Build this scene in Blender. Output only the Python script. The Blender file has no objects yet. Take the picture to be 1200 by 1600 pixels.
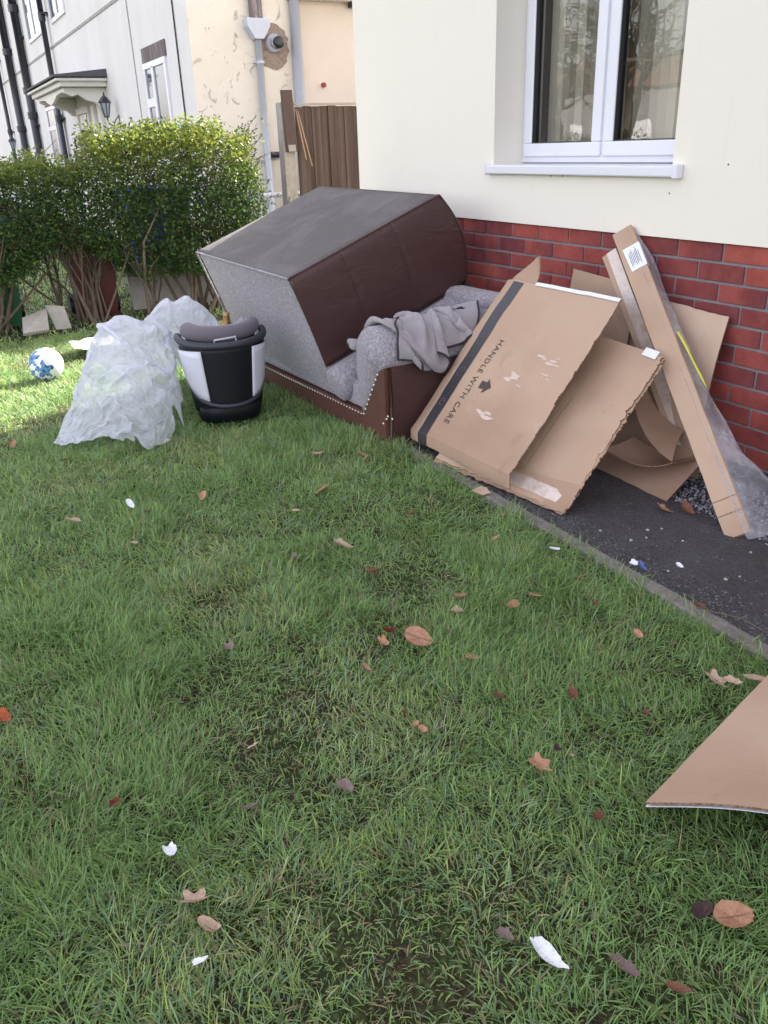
import bpy, bmesh, math, random
import numpy as np
from mathutils import Vector, Matrix
R = math.radians
scene = bpy.context.scene
col = scene.collection

# ------------------------------------------------------------------ camera
CAM = np.array([3.6827, -2.6932, 1.2964]); YAW, PITCH, ROLL, FPX = -1.091016, .415764, -.0355383, 1297.05
_f = np.array([math.sin(YAW)*math.cos(PITCH), math.cos(YAW)*math.cos(PITCH), -math.sin(PITCH)])
_r0 = np.array([math.cos(YAW), -math.sin(YAW), 0.]); _u0 = np.cross(_r0, _f)
_r = math.cos(ROLL)*_r0 + math.sin(ROLL)*_u0; _u = -math.sin(ROLL)*_r0 + math.cos(ROLL)*_u0
cd = bpy.data.cameras.new('camera'); cam = bpy.data.objects.new('camera', cd); col.objects.link(cam)
cd.sensor_fit = 'VERTICAL'; cd.sensor_height = 36; cd.lens = FPX/1600*36; cd.clip_start = .05; cd.clip_end = 500
cam.matrix_world = Matrix(((_r[0], _u[0], -_f[0], CAM[0]), (_r[1], _u[1], -_f[1], CAM[1]), (_r[2], _u[2], -_f[2], CAM[2]), (0, 0, 0, 1)))
scene.camera = cam

# ------------------------------------------------------------------ light
SUN_EL = 32.; SUN_AZ = (-.29, .957)                 # the sun stands behind the house, to the left of the corner
w = bpy.data.worlds.new('World'); scene.world = w; w.use_nodes = True
nt = w.node_tree; bg = nt.nodes['Background']
sky = nt.nodes.new('ShaderNodeTexSky'); sky.sky_type = 'NISHITA'; sky.sun_disc = False
sky.sun_elevation = R(SUN_EL); sky.sun_rotation = math.atan2(SUN_AZ[0], SUN_AZ[1]) % (2*math.pi)
sky.air_density = 1.0; sky.dust_density = 2.5; sky.ozone_density = .6
hs = nt.nodes.new('ShaderNodeHueSaturation'); hs.inputs['Saturation'].default_value = .38; nt.links.new(sky.outputs[0], hs.inputs['Color'])   # sky colour desaturated as a white balance
tn_ = nt.nodes.new('ShaderNodeMix'); tn_.data_type = 'RGBA'; tn_.blend_type = 'MULTIPLY'; tn_.inputs[0].default_value = 1; tn_.inputs[7].default_value = (1.045, .983, .985, 1); nt.links.new(hs.outputs[0], tn_.inputs[6])
nt.links.new(tn_.outputs[2], bg.inputs[0]); bg.inputs[1].default_value = .15
sd = bpy.data.lights.new('sun', 'SUN'); so = bpy.data.objects.new('sun', sd); col.objects.link(so)
sd.energy = 5.0; sd.angle = R(.6); sd.color = (1, .93, .82)
ce = math.cos(R(SUN_EL))
so.rotation_euler = Vector((-SUN_AZ[0]*ce, -SUN_AZ[1]*ce, -math.sin(R(SUN_EL)))).to_track_quat('-Z', 'Y').to_euler()
so.location = (-3, 8, 12)
vs = scene.view_settings; vs.view_transform = 'Standard'; vs.look = 'None'; vs.gamma = 1; vs.exposure = 2.2
scene.cycles.max_bounces = 8; scene.cycles.transparent_max_bounces = 16; scene.cycles.use_denoising = True

rng = np.random.default_rng(7); random.seed(7)
V3 = lambda *a: np.array(a, float)
nrm = lambda v: np.asarray(v, float)/np.linalg.norm(v)

def ray(px, py): return _r*(px-600)/FPX + _u*(800-py)/FPX + _f
def pl(px, py, ax, v):                               # where the sight line of a measured point meets a plane of the site
    d = ray(px, py); return CAM + d*(v-CAM[ax])/d[ax]

# ------------------------------------------------------------------ noise
_perm = np.random.default_rng(3).random((64, 64))
def vnoise(x, y, s=1., ox=0.):
    x = np.asarray(x, float)*s+ox+100; y = np.asarray(y, float)*s+ox*1.7+100
    xi = np.floor(x).astype(int); yi = np.floor(y).astype(int); fx = x-xi; fy = y-yi
    fx = fx*fx*(3-2*fx); fy = fy*fy*(3-2*fy)
    g = lambda a, b: _perm[a % 64, b % 64]
    return (g(xi, yi)*(1-fx)+g(xi+1, yi)*fx)*(1-fy)+(g(xi, yi+1)*(1-fx)+g(xi+1, yi+1)*fx)*fy
def fbm(x, y, s=1., ox=0., n=4):
    t = 0; a = .5; k = 0
    for i in range(n): t = t+a*vnoise(x, y, s*2**i, ox+i*7.3); k += a; a *= .5
    return t/k

# ------------------------------------------------------------------ materials
def S(r, g, b): # sRGB 0-255 to linear
    f = lambda c: (c/255/12.92) if c/255 <= .04045 else ((c/255+.055)/1.055)**2.4
    return (f(r), f(g), f(b), 1)
class Mat:
    def __init__(s, name, color=(.5, .5, .5), rough=.7, metal=0., spec=.5, coat=0):
        s.m = bpy.data.materials.new(name); s.m.use_nodes = True; s.t = s.m.node_tree
        s.b = s.t.nodes['Principled BSDF']; s.out = s.t.nodes['Material Output']
        s.b.inputs['Base Color'].default_value = (*color[:3], 1); s.b.inputs['Roughness'].default_value = rough
        s.b.inputs['Metallic'].default_value = metal; s.b.inputs['Specular IOR Level'].default_value = spec
        s.b.inputs['Coat Weight'].default_value = coat
        s.color = s.const(color); s.hgt = None; s.dist = .004; s.str = .5
    def N(s, kind, **kw):
        n = s.t.nodes.new('ShaderNode'+kind)
        for k, v in kw.items():
            if k in n.inputs.keys(): 
                if hasattr(v, 'is_output') or isinstance(v, bpy.types.NodeSocket): s.t.links.new(v, n.inputs[k])
                else: n.inputs[k].default_value = v
            else: setattr(n, k, v)
        return n
    def const(s, c): n = s.N('RGB'); n.outputs[0].default_value = (*c[:3], 1); return n.outputs[0]
    def coord(s, kind='Object', scale=(1, 1, 1), rot=(0, 0, 0), loc=(0, 0, 0)):
        c = s.N('TexCoord'); m = s.N('Mapping'); s.t.links.new(c.outputs[kind], m.inputs[0])
        m.inputs['Scale'].default_value = scale; m.inputs['Rotation'].default_value = rot; m.inputs['Location'].default_value = loc
        return m.outputs[0]
    def noise(s, scale, detail=4, rough=.6, co=None, dist=0.):
        n = s.N('TexNoise'); n.inputs['Scale'].default_value = scale; n.inputs['Detail'].default_value = detail
        n.inputs['Roughness'].default_value = rough; n.inputs['Distortion'].default_value = dist
        s.t.links.new(co if co is not None else s.coord(), n.inputs['Vector']); return n.outputs[0]
    def voro(s, scale, co=None, feature='F1', out='Distance'):
        n = s.N('TexVoronoi'); n.feature = feature; n.inputs['Scale'].default_value = scale
        s.t.links.new(co if co is not None else s.coord(), n.inputs['Vector']); return n.outputs[out]
    def ramp(s, fac, lo, hi, a=0., b=1.):
        n = s.N('MapRange'); n.clamp = True; s.t.links.new(fac, n.inputs[0])
        for i, v in enumerate((lo, hi, a, b)): n.inputs[i+1].default_value = v
        return n.outputs[0]
    def math(s, op, a, b=None):
        n = s.N('Math'); n.operation = op
        for i, v in enumerate((a, b)):
            if v is None: continue
            if isinstance(v, (int, float)): n.inputs[i].default_value = v
            else: s.t.links.new(v, n.inputs[i])
        return n.outputs[0]
    def mix(s, fac, a, b, blend='MIX'):
        n = s.N('Mix'); n.data_type = 'RGBA'; n.blend_type = blend
        ins = [n.inputs[0], n.inputs[6], n.inputs[7]]
        for i, v in zip(ins, (fac, a, b)):
            if isinstance(v, (int, float)): i.default_value = v
            elif isinstance(v, tuple): i.default_value = (*v[:3], 1)
            else: s.t.links.new(v, i)
        return n.outputs[2]
    def over(s, fac, c): s.color = s.mix(fac, s.color, c); return s
    def mul(s, fac, c): s.color = s.mix(fac, s.color, c, 'MULTIPLY'); return s
    def height(s, h, k=1.):
        h = s.math('MULTIPLY', h, k); s.hgt = h if s.hgt is None else s.math('ADD', s.hgt, h); return s
    def rough(s, o): s.t.links.new(o, s.b.inputs['Roughness']); return s
    def attr(s, name, out='Color'): n = s.N('Attribute'); n.attribute_name = name; return n.outputs[out]
    def done(s, dist=.004, strength=.6, translucent=0., tcol=None):
        s.t.links.new(s.color, s.b.inputs['Base Color'])
        if s.hgt is not None:
            bp = s.N('Bump'); bp.inputs['Distance'].default_value = dist; bp.inputs['Strength'].default_value = strength
            s.t.links.new(s.hgt, bp.inputs['Height']); s.t.links.new(bp.outputs[0], s.b.inputs['Normal'])
        if translucent:
            tr = s.N('BsdfTranslucent'); s.t.links.new(s.color if tcol is None else tcol, tr.inputs[0])
            mx = s.N('MixShader'); mx.inputs[0].default_value = translucent
            s.t.links.new(s.b.outputs[0], mx.inputs[1]); s.t.links.new(tr.outputs[0], mx.inputs[2]); s.t.links.new(mx.outputs[0], s.out.inputs[0])
        return s.m

M = {}
def cardboard(name, c, kraft=.0):
    m = Mat(name, c, .82, spec=.25)
    uv = m.coord('UV')
    m.mul(m.ramp(m.noise(3.2, 5, .6), .35, .7, 0, .35), (.78, .72, .68))
    m.over(m.ramp(m.noise(9, 6, .7), .58, .8, 0, .3), (c[0]*1.25, c[1]*1.22, c[2]*1.2))
    m.mul(m.ramp(m.noise(1.7, 3, .5, m.coord(loc=(4, 2, 1))), .52, .72, 0, .6), (.70, .64, .59)); m.mul(m.ramp(m.noise(4.5, 7, .7, m.coord(loc=(1, 7, 2)), 1.5), .60, .64, 0, .22), (.6, .52, .46)); m.over(m.ramp(m.noise(3, 6, .8, m.coord(loc=(9, 7, 2)), 2.), .64, .70, 0, .4), (c[0]*1.35, c[1]*1.35, c[2]*1.38))
    wv = m.N('TexWave'); wv.bands_direction = 'X'; wv.inputs['Scale'].default_value = 38; wv.inputs['Distortion'].default_value = .6; m.t.links.new(uv, wv.inputs[0])
    m.height(wv.outputs['Fac'], .10)
    m.mul(m.ramp(wv.outputs['Fac'], 0, 1, 0, .06), (.8, .78, .76))
    m.height(m.noise(6, 4, .5), 2.5); m.height(m.noise(60, 3, .6), .25)
    sc = m.noise(22, 6, .75, m.coord('UV', (1, .12, 1), (0, 0, .6)), 1.5); m.mul(m.ramp(sc, .63, .72, 0, .3), (.5, .42, .38))
    return m.done(.003, .6)
M['card'] = cardboard('cardboard', (.455, .32, .235))
M['card_in'] = cardboard('cardboard_brown', (.40, .27, .195))
M['card_pale'] = cardboard('cardboard_pale', (.52, .385, .30))
m = Mat('cardboard_edge', (.30, .2, .14), .9); m.mul(m.ramp(m.noise(160, 3, .7), .4, .6), (.4, .35, .3)); m.height(m.noise(140, 3, .7), 1); M['card_edge'] = m.done(.004, 1)
m = Mat('black_tape', (.036, .035, .042), .38); m.over(m.ramp(m.noise(30, 5, .7), .6, .75, 0, .35), (.10, .1, .11)); m.height(m.noise(40, 4, .6), 1); M['tape_black'] = m.done(.002, .6)
m = Mat('ink', (.05, .036, .034), .8); m.over(m.ramp(m.noise(140, 3, .7), .52, .68, 0, .5), (.30, .20, .15)); M['ink'] = m.done()
m = Mat('clear_tape', (.62, .52, .47), .18, spec=.7); m.over(m.ramp(m.noise(14, 5, .7), .45, .7), (.45, .33, .27)); m.height(m.noise(25, 5, .7), 1); M['tape_clear'] = m.done(.004, .8)
m = Mat('faint_tape', (.56, .43, .36), .25, spec=.6); M['tape_faint'] = m.done()
m = Mat('label_paper', (.72, .73, .78), .6); M['paper'] = m.done()
m = Mat('white_paper', (.74, .75, .8), .7); m.height(m.noise(90, 4, .7), 1); m.mul(m.ramp(m.noise(120, 3, .7), .5, .65, 0, .5), (.5, .5, .55)); M['paper_litter'] = m.done(.003, .9)
m = Mat('blue_foil', (.05, .09, .3), .35); M['blue'] = m.done()

m = Mat('grey_fabric', (.37, .34, .385), .95, spec=.15)
m.mul(m.ramp(m.noise(150, 2, .8), .38, .58), (.48, .47, .48)); m.over(m.ramp(m.noise(75, 3, .8), .52, .62, 0, .6), (.55, .52, .57))
m.mul(m.ramp(m.noise(2.5, 4, .6), .5, .75, 0, .35), (.7, .68, .66)); m.height(m.noise(300, 2, .7), 1); m.height(m.noise(4, 3), 1.2)
m.b.inputs['Sheen Weight'].default_value = .25; M['fabric'] = m.done(.0025, .7)
m = Mat('grey_towelling', (.38, .345, .375), 1, spec=.1)
wv = m.voro(230); m.mul(m.ramp(wv, .1, .5, .0, .55), (.6, .6, .6)); m.height(m.noise(260, 3, .8), 1); m.mul(m.ramp(m.noise(12, 4), .45, .7, 0, .4), (.75, .72, .7)); m.b.inputs['Sheen Weight'].default_value = .4; M['towel'] = m.done(.003, .8)
m = Mat('dark_piping', (.03, .025, .035), .8); M['piping'] = m.done()
m = Mat('brown_leather', (.062, .029, .029), .42, spec=.45)
m.over(m.ramp(m.noise(2.2, 5, .6), .45, .8, 0, .5), (.095, .046, .042)); m.height(m.voro(260), .35); m.height(m.noise(6, 5, .6, m.coord('Object', (1, 1, 2.2)), .8), 4.5)
m.rough(m.ramp(m.noise(9, 5, .7), .3, .7, .26, .46)); M['leather'] = m.done(.003, .45)
m = Mat('rust_brown_leather', (.10, .042, .033), .5, spec=.4); m.over(m.ramp(m.noise(3, 5, .6), .45, .75, 0, .6), (.065, .028, .025)); m.over(m.ramp(m.noise(22, 5, .8), .64, .72, 0, .5), (.2, .12, .1)); m.height(m.voro(240), .35); m.height(m.noise(10, 4), 1.5); M['leather_front'] = m.done(.003, .5)
m = Mat('underside_cloth', (.125, .115, .115), .9, spec=.2)
dn = m.noise(1.9, 7, .68, m.coord(), 1.2); m.over(m.ramp(dn, .44, .66, 0, .6), (.20, .19, .19)); m.over(m.ramp(m.noise(6, 6, .75, m.coord(loc=(3, 1, 0)), .8), .54, .78, 0, .35), (.25, .24, .24)); m.height(m.noise(380, 2), .7); m.height(m.noise(4, 4), 4); M['under'] = m.done(.003, .5)
m = Mat('stitch', (.30, .22, .21), .8); M['stitch'] = m.done()
m = Mat('nickel', (.62, .58, .52), .28, 1.); M['nickel'] = m.done()

m = Mat('cream_render', (.775, .73, .655), .92, spec=.2); m.mul(m.ramp(m.noise(1.1, 5, .6), .4, .75, 0, .2), (.9, .9, .9)); m.height(m.noise(170, 4, .7), 1); m.height(m.noise(18, 3), 1.2)
m.mul(m.ramp(m.noise(2.4, 6, .75, m.coord('Object', (6, 1, .5))), .56, .78, 0, .16), (.74, .72, .66)); M['render'] = m.done(.003, .35)
m = Mat('brick', (.3, .06, .05), .78, spec=.3); m.color = m.attr('tint'); m.mul(m.ramp(m.noise(7, 5, .7), .38, .62, 0, .7), (.52, .42, .48)); m.over(m.ramp(m.noise(40, 5, .7), .62, .74, 0, .3), (.36, .17, .15))
m.height(m.noise(120, 4, .7), 1); m.height(m.noise(24, 4), 1); M['brick'] = m.done(.003, .6)
m = Mat('mortar', (.22, .21, .225), .95); m.mul(m.ramp(m.noise(60, 4, .7), .4, .7, 0, .4), (.7, .7, .7)); m.height(m.noise(150, 4, .8), 1); M['mortar'] = m.done(.004, .8)
m = Mat('bitumen', (.017, .017, .02), .6); m.height(m.noise(50, 4), 1); M['bitumen'] = m.done(.004, .6)
m = Mat('white_upvc', (.70, .70, .76), .25, spec=.5); m.mul(m.ramp(m.noise(4, 4), .5, .8, 0, .12), (.8, .8, .8)); M['upvc'] = m.done()
m = Mat('rubber_seal', (.03, .03, .035), .5); M['seal'] = m.done()
m = Mat('blind_fabric', (.86, .79, .66), .85); m.mul(m.ramp(m.noise(5, 3), .4, .7, 0, .4), (.7, .7, .7)); M['blind'] = m.done()
m = Mat('blue_grey_curtain', (.33, .42, .48), .9); M['curtain'] = m.done()
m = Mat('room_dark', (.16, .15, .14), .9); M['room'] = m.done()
m = Mat('net_white', (.6, .6, .58), .9); M['net'] = m.done()
g_ = bpy.data.materials.new('window_glass'); g_.use_nodes = True; t = g_.node_tree; t.nodes.clear()
o_ = t.nodes.new('ShaderNodeOutputMaterial'); a = t.nodes.new('ShaderNodeBsdfTransparent'); a.inputs[0].default_value = (.90, .93, .93, 1)
b = t.nodes.new('ShaderNodeBsdfGlossy'); b.inputs['Roughness'].default_value = .005; fr = t.nodes.new('ShaderNodeFresnel'); fr.inputs[0].default_value = 1.75
nz = t.nodes.new('ShaderNodeTexNoise'); nz.inputs['Scale'].default_value = 3.; bu = t.nodes.new('ShaderNodeBump'); bu.inputs['Distance'].default_value = .004; bu.inputs['Strength'].default_value = .12
t.links.new(nz.outputs[0], bu.inputs['Height']); t.links.new(bu.outputs[0], b.inputs['Normal'])
mx = t.nodes.new('ShaderNodeMixShader'); t.links.new(fr.outputs[0], mx.inputs[0]); t.links.new(a.outputs[0], mx.inputs[1]); t.links.new(b.outputs[0], mx.inputs[2]); t.links.new(mx.outputs[0], o_.inputs[0]); M['glass'] = g_
g2 = Mat('far_window_glass', (.09, .11, .15), .06, spec=.9); M['far_glass'] = g2.done()

m = Mat('white_roughcast', (.82, .80, .77), .93, spec=.2); m.mul(m.ramp(m.noise(1.3, 6, .7, m.coord('Object', (1, 1, .35))), .42, .72, 0, .45), (.78, .76, .72)); m.height(m.noise(45, 5, .75), 1); m.mul(m.ramp(m.noise(60, 4, .8), .55, .7, 0, .35), (.72, .72, .74)); M['roughcast'] = m.done(.012, .8)
m = Mat('flaking_cream_paint', (.76, .71, .63), .9, spec=.2); pt = m.noise(5, 8, .75, m.coord(), .7); m.mul(m.ramp(m.noise(1.6, 6, .7), .42, .72, 0, .5), (.9, .86, .8)); m.over(m.ramp(pt, .635, .66), (.46, .40, .36)); m.height(m.ramp(pt, .60, .635, 1, 0), 1.5); m.height(m.noise(40, 4), .6); M['flaking'] = m.done(.006, .8)
m = Mat('peach_render', (.70, .615, .545), .9, spec=.2); m.over(m.ramp(m.noise(3, 7, .75), .66, .72, 0, .7), (.5, .42, .37)); m.mul(m.ramp(m.noise(1.2, 4), .4, .8, 0, .3), (.85, .8, .76)); m.height(m.noise(35, 4, .7), 1); M['peach'] = m.done(.006, .5)
m = Mat('bare_mortar_patch', (.36, .29, .25), .95); m.mul(m.ramp(m.noise(25, 5, .7), .4, .7), (.6, .58, .55)); m.height(m.noise(30, 5, .8), 1); M['patch'] = m.done(.008, 1)
m = Mat('black_gloss_paint', (.018, .02, .03), .3); M['black'] = m.done()
m = Mat('pale_blue_paint', (.50, .54, .63), .45); m.mul(m.ramp(m.noise(5, 5, .7), .45, .75, 0, .4), (.75, .75, .75)); M['paleblue'] = m.done()
m = Mat('white_paint', (.72, .70, .64), .5); m.mul(m.ramp(m.noise(6, 5, .7), .5, .75, 0, .4), (.75, .72, .66)); M['white'] = m.done()
m = Mat('roof_felt', (.09, .09, .10), .8); m.height(m.noise(30, 4), 1); M['felt'] = m.done()
m = Mat('roof_tile', (.13, .07, .05), .85); wv = m.N('TexWave'); wv.wave_profile = 'SAW'; wv.bands_direction = 'Z'; wv.inputs['Scale'].default_value = 1.6; m.t.links.new(m.coord(), wv.inputs[0]); m.height(wv.outputs['Fac'], 3); m.mul(m.ramp(m.noise(4, 5), .4, .7), (.6, .6, .6)); M['tile'] = m.done(.01, .8)
m = Mat('soldier_lintel', (.27, .23, .22), .9); m.mul(m.ramp(m.voro(14, m.coord('Object', (1, 1, .15))), .2, .6), (.55, .52, .52)); m.height(m.noise(30, 4), 1); M['lintel'] = m.done(.006, .8)
m = Mat('lamp_glass', (.35, .38, .42), .1, spec=.8); M['lampglass'] = m.done()
m = Mat('terracotta_red', (.28, .06, .04), .8); M['redtrim'] = m.done()

m = Mat('weathered_board', (.11, .078, .066), .85); gr = m.noise(9, 7, .75, m.coord('Object', (7, 7, .45)), .8); m.over(m.ramp(gr, .5, .68, 0, .6), (.18, .13, .11)); m.mul(m.ramp(m.noise(3, 3, .5, m.coord('Object', (9, 9, .2))), .4, .6), (.6, .55, .5)); m.height(gr, 2); M['board'] = m.done(.008, .9)
m = Mat('dark_plank', (.065, .04, .035), .7); m.over(m.ramp(m.noise(8, 6, .7, m.coord('Object', (6, 6, .6))), .5, .7, 0, .5), (.12, .08, .07)); M['plank'] = m.done(.005, .6)
m = Mat('concrete', (.37, .34, .31), .92); m.mul(m.ramp(m.noise(12, 6, .7), .4, .7), (.75, .72, .7)); m.height(m.noise(60, 5, .7), 1); M['concrete'] = m.done(.005, .7)
m = Mat('edging_concrete', (.26, .235, .22), .95); m.mul(m.ramp(m.noise(18, 6, .75), .4, .7), (.5, .48, .46)); m.over(m.ramp(m.noise(9, 5, .7, m.coord(loc=(5, 0, 0))), .58, .72, 0, .5), (.07, .09, .045)); m.height(m.noise(50, 5, .8), 1.5); M['edging'] = m.done(.008, 1)
m = Mat('tarmac', (.125, .118, .128), .88); m.over(m.ramp(m.voro(120), .30, .12, 0, .8), (.17, .165, .18)); m.mul(m.ramp(m.noise(90, 3, .8), .45, .6, 0, .6), (.4, .38, .4)); m.mul(m.ramp(m.noise(7, 5, .7), .5, .7, 0, .5), (.6, .56, .55)); m.over(m.ramp(m.voro(23, m.coord(loc=(3, 3, 3))), .07, .04), (.34, .33, .32)); m.mul(m.ramp(m.noise(2.6, 5, .65), .4, .7), (.68, .65, .63))
m.height(m.noise(120, 4, .8), 2.5); m.height(m.noise(25, 4), 2.5); M['tarmac'] = m.done(.009, 1)
m = Mat('road', (.06, .06, .062), .9); m.height(m.noise(120, 3), 1); M['road'] = m.done()
m = Mat('gravel_stone', (.2, .2, .23), .8); m.color = m.attr('tint'); m.height(m.noise(120, 3), 1); M['stone'] = m.done(.002, .6)
m = Mat('soil', (.12, .10, .068), .97, spec=.2); m.over(m.ramp(m.noise(5, 6, .7), .40, .56, 0, .8), (.10, .17, .05)); m.over(m.ramp(m.noise(40, 5, .8), .58, .7, 0, .7), (.22, .17, .115)); m.mul(m.ramp(m.voro(55), .15, .5), (.5, .46, .42)); m.over(m.ramp(m.noise(130, 2, .8), .6, .68, 0, .7), (.26, .21, .15)); m.mul(m.ramp(m.noise(90, 3, .8), .4, .6), (.6, .55, .5)); m.height(m.noise(60, 5, .8), 1.5); M['soil'] = m.done(.012, 1)
m = Mat('grass_blade', (.07, .14, .04), .45, spec=.45); m.color = m.attr('tint'); M['grass'] = m.done(translucent=.42)
m = Mat('privet_leaf', (.05, .09, .03), .42, spec=.35); m.color = m.attr('tint'); M['leaf'] = m.done(translucent=.45)
m = Mat('privet_stem', (.15, .115, .085), .9); m.mul(m.ramp(m.noise(20, 4, .7), .4, .7), (.6, .6, .6)); m.height(m.noise(40, 4), 1); M['stem'] = m.done(.004, .8)
m = Mat('tree_bark', (.12, .1, .08), .9); m.height(m.noise(20, 4), 1); M['bark'] = m.done(.01, .8)

def deadleaf(name, c):
    m = Mat(name, c, .75, spec=.3); m.mul(m.ramp(m.noise(35, 6, .75), .42, .66, 0, .7), (.6, .5, .45)); m.mul(m.ramp(m.noise(160, 3, .7), .5, .65, 0, .35), (.5, .45, .4)); m.height(m.noise(90, 4, .7), 1); return m.done(.003, .7, translucent=.12)
M['lf_tan'] = deadleaf('leaf_tan', (.46, .25, .16)); M['lf_pink'] = deadleaf('leaf_pinkish', (.50, .27, .19)); M['lf_brown'] = deadleaf('leaf_brown', (.19, .085, .055))
M['lf_red'] = deadleaf('leaf_red', (.17, .03, .02)); M['lf_orange'] = deadleaf('leaf_orange', (.42, .1, .04)); M['lf_pale'] = deadleaf('leaf_pale', (.52, .38, .29)); M['lf_grey'] = deadleaf('leaf_grey', (.22, .165, .155)); M['lf_dark'] = deadleaf('leaf_dark', (.07, .045, .045))
m = Mat('leaf_vein', (.2, .1, .07), .8); M['vein'] = m.done()

def film(name, c=(.80, .80, .86), trans=.28, rough=.25, amt=.55, tl=.35):
    """thin translucent polythene"""
    mm = Mat(name, c, rough, spec=.5); m = mm
    m.height(m.noise(9, 6, .7, m.coord(), 1.2), 2.0); m.height(m.noise(38, 5, .7, m.coord(), .8), .8); m.height(m.voro(11, m.coord(), 'DISTANCE_TO_EDGE'), 3.); m.height(m.voro(27, m.coord(loc=(1, 2, 3)), 'DISTANCE_TO_EDGE'), 1.6)
    m.t.links.new(m.color, m.b.inputs['Base Color'])
    bp = m.N('Bump'); bp.inputs['Distance'].default_value = .012; bp.inputs['Strength'].default_value = .75
    m.t.links.new(m.hgt, bp.inputs['Height']); m.t.links.new(bp.outputs[0], m.b.inputs['Normal'])
    tl_ = m.N('BsdfTranslucent'); tl_.inputs[0].default_value = (*c, 1); m.t.links.new(bp.outputs[0], tl_.inputs[1])
    m1 = m.N('MixShader'); m1.inputs[0].default_value = tl; m.t.links.new(m.b.outputs[0], m1.inputs[1]); m.t.links.new(tl_.outputs[0], m1.inputs[2])
    tp = m.N('BsdfTransparent'); lw = m.N('LayerWeight'); lw.inputs[0].default_value = .35
    f = m.ramp(lw.outputs['Facing'], 0, 1, amt, .05); n2 = m.ramp(m.noise(4, 4, .6), .35, .65, .6, 1.2); f = m.math('MULTIPLY', f, n2)
    m2 = m.N('MixShader'); m.t.links.new(f, m2.inputs[0]); m.t.links.new(m1.outputs[0], m2.inputs[1]); m.t.links.new(tp.outputs[0], m2.inputs[2]); m.t.links.new(m2.outputs[0], m.out.inputs[0])
    return m.m
M['film'] = film('polythene_sheet', (.88, .90, 1.0), amt=.40, tl=.38, rough=.11)
M['film_clear'] = film('clear_wrap', (.74, .74, .80), amt=.86, tl=.4, rough=.08)

m = Mat('seat_black_plastic', (.005, .006, .010), .5, spec=.3); m.height(m.noise(200, 2), .5); M['seatblack'] = m.done(.001, .4)
m = Mat('seat_rim_plastic', (.03, .03, .045), .45); M['seatrim'] = m.done()
m = Mat('seat_white_plastic', (.60, .60, .68), .35); m.mul(m.ramp(m.noise(6, 5, .7), .5, .75, 0, .3), (.7, .7, .7)); M['seatwhite'] = m.done()
m = Mat('seat_grey_padding', (.135, .115, .14), .85); m.height(m.noise(200, 2), 1); m.b.inputs['Sheen Weight'].default_value = .2; M['seatpad'] = m.done(.002, .5)
m = Mat('silver_plastic', (.42, .42, .5), .3); M['silver'] = m.done()
m = Mat('bottle_glass', (.03, .07, .012), .08, spec=.8); M['bottle'] = m.done()
m = Mat('gold_foil', (.36, .22, .09), .4, .7); m.height(m.noise(80, 4), 1); M['gold'] = m.done(.002, .8)
m = Mat('ball_white', (.74, .76, .80), .3); M['ballwhite'] = m.done()
m = Mat('ball_blue', (.10, .24, .50), .35); M['ballblue'] = m.done()
m = Mat('ball_navy', (.03, .07, .25), .35); M['ballnavy'] = m.done()
for n, c in dict(binred=(.075, .012, .014), bingreen=(.012, .09, .035), binblue=(.02, .05, .35), dark=(.02, .02, .02)).items():
    m = Mat('bin_'+n, c, .45); m.height(m.noise(60, 3), .5); M[n] = m.done(.002, .4)
m = Mat('grey_slab', (.40, .38, .36), .9); m.mul(m.ramp(m.noise(8, 6, .7), .4, .7), (.75, .73, .7)); M['slab'] = m.done()
m = Mat('yellow_tape', (.55, .50, .05), .4); M['yellow'] = m.done()

# ------------------------------------------------------------------ object helpers
def tag(o, label=None, cat=None, group=None, kind=None):
    for k, v in (('label', label), ('category', cat), ('group', group), ('kind', kind)):
        if v: o[k] = v
    return o
def thing(name, label, cat, loc=(0, 0, 0), group=None):
    o = bpy.data.objects.new(name, None); o.empty_display_size = .1; col.objects.link(o); o.location = Vector([float(c) for c in loc]); return tag(o, label, cat, group)
def org(p):
    v = Vector((0, 0, 0))
    while p is not None: v = v + p.location; p = p.parent
    return np.array(v)

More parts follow.
